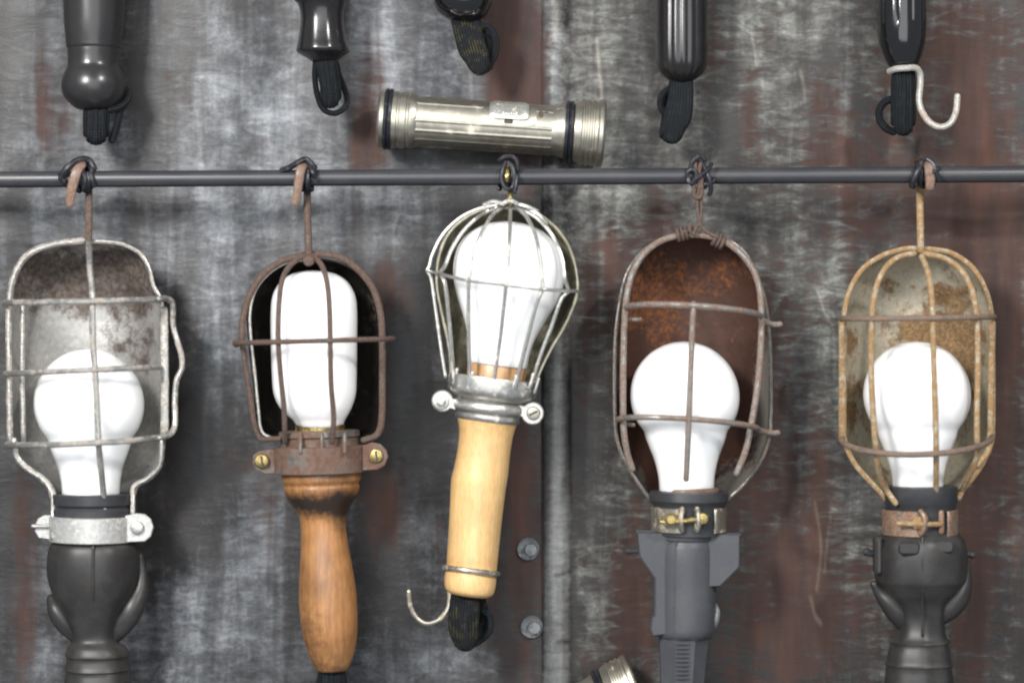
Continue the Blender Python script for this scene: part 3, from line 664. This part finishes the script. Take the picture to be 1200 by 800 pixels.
mb = MB(); tube(mb, [(566, 716, dc - 6), (574, 722, dc - 4), (574, 738, dc - 4), (566, 748, dc - 6), (556, 754, dc - 4)], 4.4); tube(mb, [(560, 712, dc - 14), (568, 722, dc - 16), (566, 740, dc - 14), (556, 750, dc - 10)], 4.6); build('cord_knot', mb, M_cord, cd)
mb = MB(); tube(mb, [(598, 240, 96), (598, 226, 92), (599, 216, 72), (599, 203, 65), (597, 194, 76), (595, 196, 92), (594, 206, 99), (594, 212, 98)], 3.4); build('hook', mb, M_brass, t3)
tie('black wire knotted round the rod above the silver balloon cage', [(coil(595, 2.2, 14, 10, 2.8, 1), 2.9), ([(585, 188, 94), (592, 184, 97), (600, 184, 97), (606, 190, 96), (607, 200, 94)], 3), ([(606, 205, 99), (605, 215, 101), (603, 226, 100)], 2.8), ([(593, 190, 98), (589, 200, 101), (588, 211, 101), (593, 221, 101), (600, 220, 100), (603, 208, 101), (600, 196, 100), (596, 190, 98)], 2.9)])

# ------------------------------------------------------------------ LAMP 4 (rust-orange reflector, grey rubber handle)
t4 = thing('work_lamp', 'lamp with orange-rusted reflector, broken wire guard and winged slate grey handle', 'work lamp', (820, 205, RD), G5)
P4 = Prof([(274, 804, 822), (277, 785, 842), (284, 768, 858), (298, 750, 874), (320, 735, 886), (350, 727, 896), (400, 721, 902), (500, 721, 903), (528, 727, 897), (552, 739, 884), (570, 751, 869), (582, 760, 856), (587, 764, 852)], dc - 4, .85)
def st4(x, y, a): return .9 * math.exp(-.5 * (((x - 765) / 28) ** 2 + ((y - 345) / 30) ** 2)) + .35 * math.exp(-.5 * (((x - 860) / 30) ** 2 + ((y - 320) / 30) ** 2)) - 1.3 * math.exp(-.5 * (((x - 904) / 11) ** 2 + ((y - 490) / 70) ** 2)) - 1.0 * math.exp(-.5 * (((x - 870) / 22) ** 2 + ((y - 575) / 22) ** 2)) - 1.0 * math.exp(-.5 * (((x - 745) / 10) ** 2 + ((y - 575) / 20) ** 2))
sh = shade(t4, P4, M_shade4, .82, stain=st4, rim=M_out4, rim_r=2.6, label='orange rusted reflector')
mb = MB()
tube(mb, [(741, 550, dc + 12), (735, 530, dc + 14), (731, 505, dc + 16), (730, 460, dc + 16), (731, 400, dc + 14), (734, 350, dc + 12), (742, 318, dc + 10), (757, 295, dc + 8), (780, 280, dc + 7), (812, 275, dc + 6), (842, 280, dc + 7), (865, 294, dc + 8), (883, 317, dc + 10), (891, 345, dc + 12), (892, 395, dc + 18), (888, 450, dc + 22), (880, 500, dc + 24), (873, 530, dc + 24), (863, 555, dc + 24)], 4.4, sub=7)
hoop(mb, 812, 80, 361, 371, dc + 12, 58, 4.2, 734, 892, -8)
tube(mb, [(896, 376, dc), (905, 380, dc - 2), (915, 380, dc - 4)], 4)
tube(mb, [(736, 374, dc + 2), (751, 374, dc + 4)], 3)
tube(mb, [(736, 497, dc + 2), (743, 498, dc + 4)], 3)
hoop(mb, 805, 82, 492, 503, dc + 12, 60, 4.0, 724, 889, -7)
tube(mb, [(888, 503, dc + 16), (900, 507, dc + 4), (912, 507, dc - 2)], 4)
tube(mb, [(813, 355, dc + 68), (811.5, 380, dc + 72), (810, 420, dc + 74), (808, 470, dc + 74), (806, 520, dc + 70), (804, 562, dc + 62)], 4.0)
build('cage', mb, M_frame4, t4)
bulb(t4, std_bulb(802.5, 400, 64, 32, 577, .02), dc)
mb = MB(); loft(mb, [(808, 571, 32), (808, 572, 34), (808, 577, 34.5)], dc, smooth=False); build('bulb_collar', mb, M_copperrust, t4)
mb = MB(); loft(mb, [(807, 575, 42), (807, 576, 45), (807, 586, 46), (807, 590, 43), (807, 594, 41), (807, 626, 41)], dc, smooth=False, tilt=.8); loft(mb, [(807, 576, 45.5), (807, 577, 46.5), (807, 587, 46.5), (807, 589, 44)], dc, smooth=False, tilt=.8, ratio=.9); build('socket', mb, M_flange, t4)
mb = MB(); 
g0 = math.degrees(math.acos(14 / 43.0)); 
loft(mb, [(807, 594, 41.6), (807, 595, 43), (807, 621, 43), (807, 622, 41.6)], dc, smooth=False, arc=(104, 436 - 26), n=56, tilt=.8, cap=False)
for sx, x in ((-1, 797), (1, 819)):
    tube(mb, [(x - 2 * sx, 597, dc + 42), (x - sx, 603, dc + 46), (x - sx, 613, dc + 46), (x - 2 * sx, 620, dc + 42)], 3.2, flat=1.6)
cl = build('clamp', mb, M_nickel, t4, solid=2.2)
mb = MB(); tube(mb, [(774, 611, dc + 45), (800, 610, dc + 49), (822, 607, dc + 47)], 3.4); disc(mb, 823, 607, dc + 43, [(8, 0), (8, 4), (6, 7), (.4, 8)]); disc(mb, 786, 608, dc + 43, [(8, 0), (8, 6), (5, 8), (.4, 8)], 6)
build('bolt', mb, M_brass, cl)
mb = MB()
def s4(a, y): return 1 + .015 * abs(math.cos(4 * a))
loft(mb, [(805, 622, 32), (805, 624, 36), (805, 631, 36), (805, 633, 34), (804, 640, 36), (803.5, 690, 36), (803, 735, 35.5), (802, 742, 34), (802, 747, 30), (801, 748, 29.5), (800, 775, 27.5), (799, 800, 26), (797, 860, 25), (797, 930, 22), (797, 940, 14)], dc, ratio=1.0, sub=3, sect=lambda a, y: 1.0 if y < 746 else 1 / max(math.cos((a + PI / 8) % (PI / 4) - PI / 8), .9) * .96)
for i in range(19):
    y = 754 + i * 5
    tube(mb, [(792, y, dc + 29.2 - i * .15), (798, y, dc + 30.6 - i * .15), (807, y, dc + 30.2 - i * .15)], 1.1, n=6, sub=2)
tube(mb, [(792, 634, dc + 33), (791, 690, dc + 33), (790, 742, dc + 32)], 1.2, n=6)
h4 = build('handle', mb, M_grey, t4, angle=30)
mb = MB(); plate(mb, [(746, 622), (786, 623), (786, 740), (765, 744), (761, 735), (763, 722), (766, 720), (766, 676), (748, 650)], dc + 10, 30, 2)
plate(mb, [(824, 624), (866, 625), (866, 663), (843, 686), (824, 686)], dc + 10, 30, 2)
plate(mb, [(745, 620), (778, 621), (778, 626), (745, 626)], dc + 4, 26, 1.5); plate(mb, [(832, 623), (867, 624), (867, 629), (832, 629)], dc + 4, 24, 1.5)
build('wing', mb, M_grey, h4, angle=30)
mb = MB(); tube(mb, [(750, 645, dc), (742, 645, dc), (735, 645, dc, 5)], 4, sub=4); build('knob', mb, M_flange, h4)
mb = MB(); tube(mb, [(838, 708, dc + 6, 3), (840, 716, dc + 8, 4.5), (838, 728, dc + 8, 5), (834, 738, dc + 6, 3)], 4); build('lug', mb, M_bolt, h4)
mb = MB()
tube(mb, [(816, 205, 98), (815, 190, 94), (819, 190, 74), (820, 206, 64), (818, 224, 72), (816, 232, 92), (819, 226, 98), (819, 205, 100), (821, 192, 98)], 2.8)
tube(mb, [(814, 210, 101), (813, 228, 100), (818, 232, 100), (822, 228, 100), (822, 208, 101)], 2.8)
tube(mb, [(817, 228, 98), (817, 245, 96), (819, 262, 94), (812, 268, 94), (800, 272, 94)], 2.6)
tube(mb, [(821, 228, 96), (822, 246, 94), (821, 264, 94), (829, 272, 94), (841, 278, 96)], 2.6)
for cx, cy, ang in ((799, 274, -14), (842, 282, 24)):
    for k in (-5, 0, 5):
        a = math.radians(ang); x0 = cx + k * math.cos(a); y0 = cy + k * math.sin(a)
        tube(mb, [(x0 + 7 * math.cos(q) * math.sin(a) * -1 + .6 * math.sin(q), y0 + 7 * math.cos(q) * math.cos(a), dc + 6 + 7 * math.sin(q)) for q in [2 * PI * i / 9 for i in range(9)]], 2.5, closed=True, n=8, sub=3)
tube(mb, [(810, 262, 98), (808, 268, 100), (812, 274, 98), (816, 268, 98)], 2.4)
build('hanger_wire', mb, M_rust, t4)
tie('tangled blackened wire knot on the rod above the orange-rusted reflector', [(coil(820, 1.5, 13.5, 12, 2.4), 2.7), ([(808, 200, 96), (813, 188, 98), (822, 183, 98), (826, 188, 97)], 3.2), ([(811, 214, 104), (818, 208, 106), (828, 200, 105), (834, 192, 99)], 2.8), ([(806, 210, 103), (806, 202, 104), (812, 199, 105), (816, 204, 105), (814, 213, 104), (808, 214, 104), (806, 208, 103)], 3), ([(824, 192, 97), (828, 202, 102), (832, 212, 103), (833, 224, 99), (831, 228, 97)], 3.2), ([(838, 210, 97), (832, 216, 101), (826, 216, 102)], 3)])

THIN = .96
# ------------------------------------------------------------------ LAMP 5 (cream reflector, bulbous black handle)
t5 = thing('work_lamp', 'caged lamp at far right with cream and rust reflector and bulbous black handle', 'work lamp', (1078, 205, RD), G5)
P5 = Prof([(291, 1068, 1088), (294, 1050, 1106), (300, 1033, 1122), (314, 1012, 1140), (335, 998, 1153), (362, 990, 1161), (400, 989, 1163), (510, 989, 1163), (524, 992, 1160), (545, 1003, 1150), (562, 1018, 1138), (578, 1033, 1124), (588, 1040, 1117)], dc, .85)
def st5(x, y, a):
    g = lambda cx, cy, sx, sy, m: m * math.exp(-.5 * (((x - cx) / sx) ** 2 + ((y - cy) / sy) ** 2))
    return g(1110, 390, 26, 16, 1.0) + g(1130, 420, 18, 40, .9) + g(1118, 345, 16, 10, .8) + g(1000, 400, 8, 14, .7) + g(1003, 480, 8, 26, .7) + g(1048, 330, 8, 6, .6) + g(1080, 385, 24, 8, .5) + g(1050, 545, 20, 20, .3)
sh = shade(t5, P5, M_shade5, .84, stain=st5, rim=M_frame5, rim_r=3.4, label='cream painted reflector with rust patches')
mb = MB()
F5 = Prof([(286, 1070, 1090), (300, 1035, 1120), (320, 1008, 1146), (350, 992, 1160), (372, 986, 1163), (515, 986, 1163), (545, 1000, 1150), (575, 1028, 1126), (600, 1034, 1120)], dc, .8)
wires(mb, F5, [[(1072, 297), (1056, 300), (1041, 310), (1030, 328), (1024, 350), (1022, 372), (1021, 430), (1023, 480), (1026, 520), (1030, 552), (1038, 572), (1050, 590)],
               [(1080, 300), (1087, 318), (1091, 340), (1093, 372), (1094, 420), (1096, 480), (1097, 520), (1097, 560), (1097, 592)],
               [(1083, 297), (1105, 302), (1124, 314), (1137, 335), (1143, 358), (1145, 375), (1146, 430), (1145, 480), (1145, 515), (1146, 532), (1138, 552), (1123, 584)]], 3.7, 2)
tube(mb, [(987, 375, dc + 2), (987, 430, dc + 2), (987, 512, dc + 2)], 4.6)
tube(mb, [(1163, 378, dc + 2), (1162, 430, dc + 2), (1161, 506, dc + 2)], 4.2)
tube(mb, [(1161, 506, dc + 2), (1158, 528, dc + 4), (1145, 545, dc + 8)], 4)
cg = build('cage', mb, M_frame5, t5)
mb = MB(); hoop(mb, 1074, 90, 373, 371, dc + 3, 73, 3.6, 985, 1165, 1); build('hoop', mb, M_frame5b, cg); mb = MB(); hoop(mb, 1074, 90, 514, 511, dc + 3, 73, 3.8, 986, 1163, 20); build('hoop', mb, M_frame5b, cg)
bulb(t5, std_bulb(1074.5, 400, 62.5, 29.5, 575, .012), dc)
mb = MB(); loft(mb, [(1079, 569, 40), (1079, 570, 43), (1079, 588, 43), (1079, 591, 41), (1079, 600, 39), (1079, 630, 40)], dc, smooth=False); build('socket', mb, M_flange, t5)
mb = MB(); loft(mb, [(1078, 597, 41.5), (1078, 598, 43), (1078, 625, 43), (1078, 626, 41.5)], dc, smooth=False, arc=(94, 412), n=56, cap=False)
tube(mb, [(1079, 600, dc + 43), (1083, 606, dc + 47), (1083, 616, dc + 47), (1079, 624, dc + 43)], 3.4, flat=1.6)
tube(mb, [(1103, 600, dc + 36), (1103, 612, dc + 37), (1103, 623, dc + 36)], 2.4)
cl = build('clamp', mb, M_clamp5, t5, solid=2.2)
mb = MB(); tube(mb, [(1052, 613, dc + 44), (1080, 614, dc + 50), (1102, 614, dc + 42)], 3.2); disc(mb, 1075, 612, dc + 44, [(8, 0), (8, 5), (5, 7), (.4, 7)], 6); build('bolt', mb, M_frame5, cl)
mb = MB()
def s5(a, y): return 1 + .018 * math.cos(8 * a)
loft(mb, [(1079, 622, 42), (1079, 627, 46), (1079, 634, 51), (1079, 645, 53.5), (1079, 665, 54), (1079, 680, 52.5), (1079, 684, 50), (1079, 695, 42), (1079, 708, 31), (1080, 722, 26.5), (1080, 736, 27), (1079, 746, 30), (1079, 750, 33), (1078, 752, 34.5), (1078, 754, 33.5), (1077, 765, 36), (1077, 776, 38), (1077, 778, 39.5), (1077, 780, 38), (1077, 800, 40), (1077, 850, 39), (1077, 900, 34), (1077, 915, 20)], dc, ratio=.92, sect=s5, sub=3)
tube(mb, [(1081, 628, dc + 44), (1081, 660, dc + 49), (1081, 690, dc + 44), (1081, 715, dc + 32), (1081, 745, dc + 27)], 1.6)
plate(mb, rpoly(1052, 634, 1078, 650, 6), dc + 47, 6, 2.5); plate(mb, rpoly(1090, 632, 1118, 648, 6), dc + 43, 6, 2.5)
h5 = build('handle', mb, M_charcoal, t5, angle=40)
mb = MB()
tube(mb, [(1023, 683, dc + 8, 4), (1031, 694, dc + 4, 8), (1043, 706, dc + 4, 13), (1054, 720, dc + 2, 14), (1064, 740, dc, 7)], 8, sub=7, n=20)
build('guard_fin', mb, M_charcoal, h5, angle=50)
mb = MB(); tube(mb, [(1132, 662, dc, 5), (1131, 680, dc, 9), (1122, 700, dc, 15), (1108, 714, dc, 16), (1097, 732, dc, 6)], 8, sub=7); build('guard_fin', mb, M_charcoal, h5, angle=50)
mb = MB(); tube(mb, [(1030, 648, dc + 6), (1020, 648, dc + 8), (1015, 646, dc + 8, 5.5)], 4, sub=4); build('knob', mb, M_flange, h5); mb = MB(); plate(mb, rpoly(1024, 628, 1033, 672, 4), dc + 10, 26, 3); build('boss', mb, M_charcoal, h5); mb = MB(); tube(mb, [(1128, 648, dc), (1136, 649, dc), (1140, 650, dc, 5)], 4, sub=4); build('knob', mb, M_flange, h5)
mb = MB(); tube(mb, [(1079, 294, 90), (1078.5, 265, 88), (1078, 240, 80), (1078, 224, 68), (1079, 206, 62), (1083, 194, 76), (1087, 194, 92)], 4.4); build('hook', mb, M_frame5, t5)
mb = MB(); tube(mb, [(1084, 190, 90, 5), (1088, 196, 98, 6), (1090, 208, 99, 6), (1090, 220, 98, 5.6)], 5, flat=.6); build('hook_tip', mb, M_copperrust, t5)
tie('black wire wrapped round the rod above the cream reflector lamp', [(coil(1081, 2.2, 13.6, 12, 2.4), 3.2), ([(1068, 218, 96), (1071, 211, 101), (1076, 200, 103), (1080, 188, 97)], 3.6), ([(1086, 186, 94), (1094, 192, 98), (1097, 202, 99), (1101, 212, 97)], 3.2), ([(1100, 198, 97), (1094, 202, 101)], 3)])

# ------------------------------------------------------------------ upper row: handles of lamps hanging above the frame
GU = 'lamp handles hanging above the rod'
du = 62
def upper(label, x, rings, mat, sect=None, ratio=1.0, ring_extra=None, n=48, angle=35):
    t = thing('lamp_handle', label, 'lamp handle', (x, -140, du), GU)
    mb = MB(); loft(mb, rings, du, sect=sect, sub=4, ratio=ratio, n=n)
    if ring_extra: ring_extra(mb)
    build('grip', mb, mat, t, angle=angle); return t
u1 = upper('dark grey handle with a round bulging end, hanging at far left above the rod', 110,
   [(110, -140, 30), (110, -100, 38), (110, -40, 37.5), (110, 0, 36), (110, 30, 34.5), (109.5, 52, 32), (109.5, 56, 31.5), (109.5, 57, 30.6), (109.5, 60, 30.4), (109.5, 70, 30), (109.5, 78, 30.5), (109.5, 86, 34), (109.5, 95, 36.8), (109.5, 104, 37.3), (110, 114, 34.5), (110.5, 122, 28), (111, 128, 20), (111, 130, 10)], M_soft)
mb = MB(); bundle(mb, [103, 110, 117, 124], [102, 109, 116, 123], 122, 171, du, 5.6, back=16, sag=4); tube(mb, [(128, 128, du + 6), (138, 126, du + 2), (148, 118, du - 4), (150, 110, du - 8), (146, 104, du - 12)], 5); tube(mb, [(131, 165, du - 2), (137, 148, du - 2), (141, 130, du - 4), (147, 118, du - 8)], 4.6); build('cord', mb, M_cord, u1)
u2 = upper('waisted black handle end with flared lip, second from left above the rod', 378,
   [(378, -140, 26), (378, -80, 30), (378, -20, 31), (378, -2, 32.5), (378, 1, 32.5), (378, 4, 29), (377.5, 12, 26), (377.5, 22, 25), (377.5, 34, 26), (378, 48, 28.5), (378.5, 56, 30.5), (378.5, 60, 30.8), (378.5, 63, 28), (379.5, 68, 20), (380, 72, 15)], M_black, sect=lambda a, y: 1 + .01 * math.cos(10 * a))
mb = MB(); bundle(mb, [372, 378, 384, 390], [379, 384, 390, 396], 64, 128, du, 4.6, back=12, sag=4); tube(mb, [(370, 70, du), (369, 90, du + 2), (372, 112, du + 4), (379, 128, du + 4), (391, 133, du + 4), (402, 128, du), (407, 118, du - 6), (402, 100, du - 10), (392, 76, du - 8)], 3.6); build('cord', mb, M_cord, u2)
u3 = upper('glossy black handle end cropped at the top edge, above the flashlight', 542,
   [(541, -140, 28), (541, -60, 33), (541, -10, 34.5), (542, 2, 34.3), (542.5, 10, 32), (544, 17, 27), (545, 22, 21), (546, 25, 14)], M_gloss)
mb = MB()
for i in range(9):
    u = (i - 4) / 4
    tube(mb, [(545 + u * 13, 20, du + 2), (549 + u * 13, 40, du + 8), (555 + u * 13, 62, du + 12), (561 + u * 9, 84 - 12 * (1 - math.sqrt(1 - .95 * u * u)), du + 8), (567 + u * 7, 78, du - 6), (562 + u * 9, 52, du - 12), (550 + u * 9, 24, du - 8)], 4.4)
cd = build('cord', mb, M_cordo, u3)
mb = MB(); tube(mb, [(560, 34, du + 4), (570, 31, du + 2), (578, 40, du), (581, 56, du - 2), (576, 72, du - 2), (566, 80, du)], 4.6); tube(mb, [(562, 40, du - 6), (570, 44, du - 4), (574, 56, du - 4), (570, 70, du - 4)], 4.4); build('cord_knot', mb, M_cord, cd)
def s_u4(a, y):
    g = 0
    for c in (62, 80, 98, 118): g += math.exp(-((math.degrees(a) - c) / 4.0) ** 2)
    return 1 - .045 * g * (1 if y < 92 else 0)
u4 = upper('straight black handle with lengthwise grooves and rounded end, right of the flashlight', 799,
   [(799, -140, 24), (799, -80, 30), (799, 0, 30.6), (799, 40, 31), (799, 70, 30.5), (799, 80, 28.5), (799, 88, 23), (799, 94, 15), (799, 97, 9)], M_black, sect=s_u4, n=120)
mb = MB()
for i in range(7):
    u = (i - 3) / 3
    tube(mb, [(798 + u * 9, 90, du), (798 + u * 10, 110, du + 8), (794 + u * 12, 138, du + 13), (788 + u * 9.5, 164 - 13 * (1 - math.sqrt(1 - .95 * u * u)), du + 7), (786 + u * 9, 158, du - 6), (790 + u * 9, 130, du - 12), (797 + u * 8, 96, du - 8)], 5)
cd = build('cord', mb, M_cord, u4)
mb = MB(); tube(mb, [(792, 104, du + 2), (782, 106, du - 2), (775, 115, du - 4), (775, 126, du - 4), (782, 136, du)], 4.6); build('cord_knot', mb, M_cord, cd)
def s_u5(a, y): return 1 - .05 * max(0, math.cos(10 * a)) ** 6 * (1 if y < 24 else max(0, 1 - (y - 24) / 10))
u5 = upper('shiny black handle with a curved off-white hook, at far right above the rod', 1056,
   [(1056, -140, 24), (1056, -80, 28), (1056, -10, 29), (1056, 15, 29.4), (1056.5, 35, 28.8), (1057, 52, 26.5), (1057.5, 66, 22), (1058, 76, 17.5), (1058, 80, 14)], M_gloss, sect=s_u5, n=120)
mb = MB(); bundle(mb, [1050, 1056, 1062, 1068], [1048, 1055, 1062, 1069], 78, 160, du, 4.9, back=14, sag=6); tube(mb, [(1048, 116, du + 2), (1038, 119, du), (1031, 128, du - 3), (1031, 140, du - 4), (1038, 150, du - 2), (1048, 155, du)], 4.8); build('cord', mb, M_cord, u5)
mb = MB(); tube(mb, [(1042, 84, du + 6), (1050, 81, du + 15), (1062, 80, du + 19), (1073, 80, du + 16), (1078, 86, du + 12), (1078.5, 100, du + 10), (1077, 118, du + 10), (1081, 132, du + 12), (1090, 144, du + 14), (1102, 149, du + 15), (1113, 145, du + 15), (1120, 132, du + 15), (1122, 112, du + 15)], 4, sub=8); build('hook', mb, M_white, u5)

# ------------------------------------------------------------------ flashlights
def flashlight(label, ox, oy, ang, d, switch=True, L=264, flip=1):
    """axis from tail cap (ox,oy) towards the head, ang degrees (positive = downwards to the right)"""
    t = thing('flashlight', label, 'flashlight', (ox, oy, d), 'nickel flashlights tied to the wall')
    a = math.radians(ang); ca, sa = math.cos(a), math.sin(a); k = kk(d)
    org = np.array([(ox - 600) * k * S, -d * S, (400 - oy) * k * S])
    def pt(s, r, th):   # s along axis, th: 0 = up in picture, 90 = toward camera
        u = r * math.cos(th); w = r * math.sin(th)
        x = s * ca + u * sa; y = s * sa - u * ca
        return org + np.array([x * k * S, -w * S, -y * k * S])
    def lath(mb, prof, n=64, sect=None):
        vs = []; fs = []
        for s, r in prof:
            for j in range(n):
                th = 2 * PI * j / n; vs.append(pt(s, r * (sect(th) if sect else 1), th))
        m = len(prof)
        for i in range(m - 1):
            for j in range(n):
                j2 = (j + 1) % n; fs.append([i * n + j, (i + 1) * n + j, (i + 1) * n + j2, i * n + j2])
        fs.append(list(range(n))); fs.append([(m - 1) * n + j for j in range(n)][::-1])
        mb.add(vs, fs); return mb
    mb = MB(); lath(mb, [(0, 28), (1, 32), (3, 33.5), (9, 33.5), (10, 31.5), (13, 31), (16, 31.5), (17, 33.5), (22, 33.5), (23, 32.4), (25, 32.4), (26, 33.2), (33, 33), (34, 31.8), (36, 31.8), (37, 32.5), (42, 32), (46, 30)])
    build('end_cap', mb, M_flash, t, angle=25)
    def flute(th):
        g = 0
        for c in (48, 92, 116, 140, 20, 180, 230, 280, 330): g += math.exp(-((math.degrees(th) - c) / 2.6) ** 2)
        return 1 + .03 * g
    mb = MB(); lath(mb, [(44, 29), (46, 30), (48, 29.4), (200, 29), (204, 28.8)], 180, flute); build('barrel', mb, M_flash, t, angle=50)
    mb = MB(); lath(mb, [(200, 28.5), (206, 29), (212, 30), (217, 31.8), (219, 31.8), (220, 30.6), (226, 30.6), (229, 31.5), (230, 34), (235, 36), (238, 37.4), (239, 38.6), (241, 38.6), (242, 37.2), (244, 37.2), (245, 38.8), (247, 38.8), (248, 37.4), (250, 37.4), (251, 39), (253, 39), (254, 37.6), (257, 38), (259, 40), (263, 40), (265, 38.5), (266, 35), (266.5, 20)])
    build('head', mb, M_flash, t, angle=25)
    for s in (12, 224):
        mb = MB(); vs = []
        pr = [(s - 5, 31.5 if s < 100 else 30), (s - 4.5, 35), (s - 1.5, 36.4), (s, 34.6), (s + 1.5, 36.2), (s + 4.5, 35), (s + 5, 31.5 if s < 100 else 30)]
        lath(mb, pr, 40); build('wire_band', mb, M_wire, t, angle=40)
    if switch:
        th0 = math.radians(66)
        mb = MB()
        def slab(mb, s0, s1, t0, t1, r0, r1, n=8, bulge=0, dip=0):
            vs = []; m = 10
            for r_ in (r0, r1):
                for i in range(m + 1):
                    for j in range(n + 1):
                        f = i / m; g = j / n
                        e = 1 - .5 * (abs(2 * f - 1) ** 8) * (1 if r_ == r1 else 0); q = abs(2 * f - 1) ** 6
                        gg = .5 + (g - .5) * (1 - .16 * q)
                        vs.append(pt(s0 + (s1 - s0) * f, r0 + (r_ - r0) * e - (dip * math.sin(PI * f) if r_ == r1 else 0) - (.6 if (r_ == r1 and j in (0, n)) else 0), math.radians(t0 + (t1 - t0) * gg)))
            w = n + 1; N = (m + 1) * w; fs = []
            for i in range(m):
                for j in range(n):
                    A, B, C_, E = i * w + j, (i + 1) * w + j, (i + 1) * w + j + 1, i * w + j + 1
                    fs.append([N + A, N + B, N + C_, N + E]); fs.append([A, E, C_, B])
            for i in range(m): fs.append([i * w, (i + 1) * w, N + (i + 1) * w, N + i * w][::1]); fs.append([i * w + n, N + i * w + n, N + (i + 1) * w + n, (i + 1) * w + n])
            for j in range(n): fs.append([j, N + j, N + j + 1, j + 1]); fs.append([m * w + j, m * w + j + 1, N + m * w + j + 1, N + m * w + j])
            mb.add(vs, fs)
        slab(mb, 122, 185, 33, 92, 28, 31)
        sw = build('switch_plate', mb, M_flash, t, angle=40)
        mb = MB(); slab(mb, 130, 176, 37, 78, 31, 37, dip=1.2); 
        for i, s in enumerate((146, 149, 152, 155, 158, 161)): slab(mb, s, s + 1.3, 44, 70, 35, 37.2 - .2 * abs(i - 2.5))
        for s0, s1, a0, a1 in ((136, 142, 46, 49), (136, 142, 64, 67), (136, 137.4, 46, 67), (140.8, 142, 46, 67), (138.5, 140, 55, 59)): slab(mb, s0, s1, a0, a1, 35, 37.2)
        build('slider', mb, M_flash2, sw, angle=40)
        mb = MB(); slab(mb, 148, 158, 78, 86, 30, 32.4); build('slot', mb, M_slot, sw)
        mb = MB(); slab(mb, 187, 193, 42, 66, 28.2, 29.7); slab(mb, 193, 199, 44, 54, 28.2, 29.6); build('oxide_patch', mb, M_oxide, t)
    return t
flashlight('nickel flashlight with slide switch, lying nearly level just above the rod', 443, 139, 3.9, 46)
flashlight('second flashlight cropped by the bottom edge, only its ringed head showing below the bolts', 500, 900, -21.5, 44, switch=True)

# ------------------------------------------------------------------ lights
def area(name, loc, target, size, power, color=(1, 1, 1), sy=None):
    l = bpy.data.lights.new(name, 'AREA'); l.shape = 'RECTANGLE'; l.size = size; l.size_y = sy or size; l.energy = power; l.color = color
    o = bpy.data.objects.new(name, l); COL.objects.link(o); o.location = loc
    o.rotation_euler = (Vector(target) - Vector(loc)).to_track_quat('-Z', 'Y').to_euler(); return o
area('key_softbox', (-.72, -1.35, .62), (0, 0, 0), .28, 36, (1, .985, .96), .36)
area('right_lamp', (.85, -1.3, .95), (.1, 0, 0), .10, 20, (1, .97, .93))
area('front_fill', (.1, -1.95, .25), (0, 0, 0), 1.5, 19, (.95, .98, 1))
w = bpy.data.worlds.new('World'); scn.world = w; w.use_nodes = True
bg = w.node_tree.nodes['Background']; bg.inputs[0].default_value = (.82, .9, 1, 1); bg.inputs[1].default_value = .38

# ------------------------------------------------------------------ camera
cam = bpy.data.cameras.new('camera'); co = bpy.data.objects.new('camera', cam); COL.objects.link(co)
co.location = (0, -D * S, 0); co.rotation_euler = (PI / 2, 0, 0)
cam.sensor_width = 36; cam.lens = 36 * D / 1200; cam.clip_start = .01; cam.clip_end = 100
cam.dof.use_dof = True; cam.dof.focus_distance = (D - 60) * S; cam.dof.aperture_fstop = 2.5
scn.camera = co
scn.view_settings.view_transform = 'Standard'; scn.view_settings.look = 'None'
scn.view_settings.exposure = 0; scn.view_settings.gamma = 1
scn.cycles.filter_width = 2.1
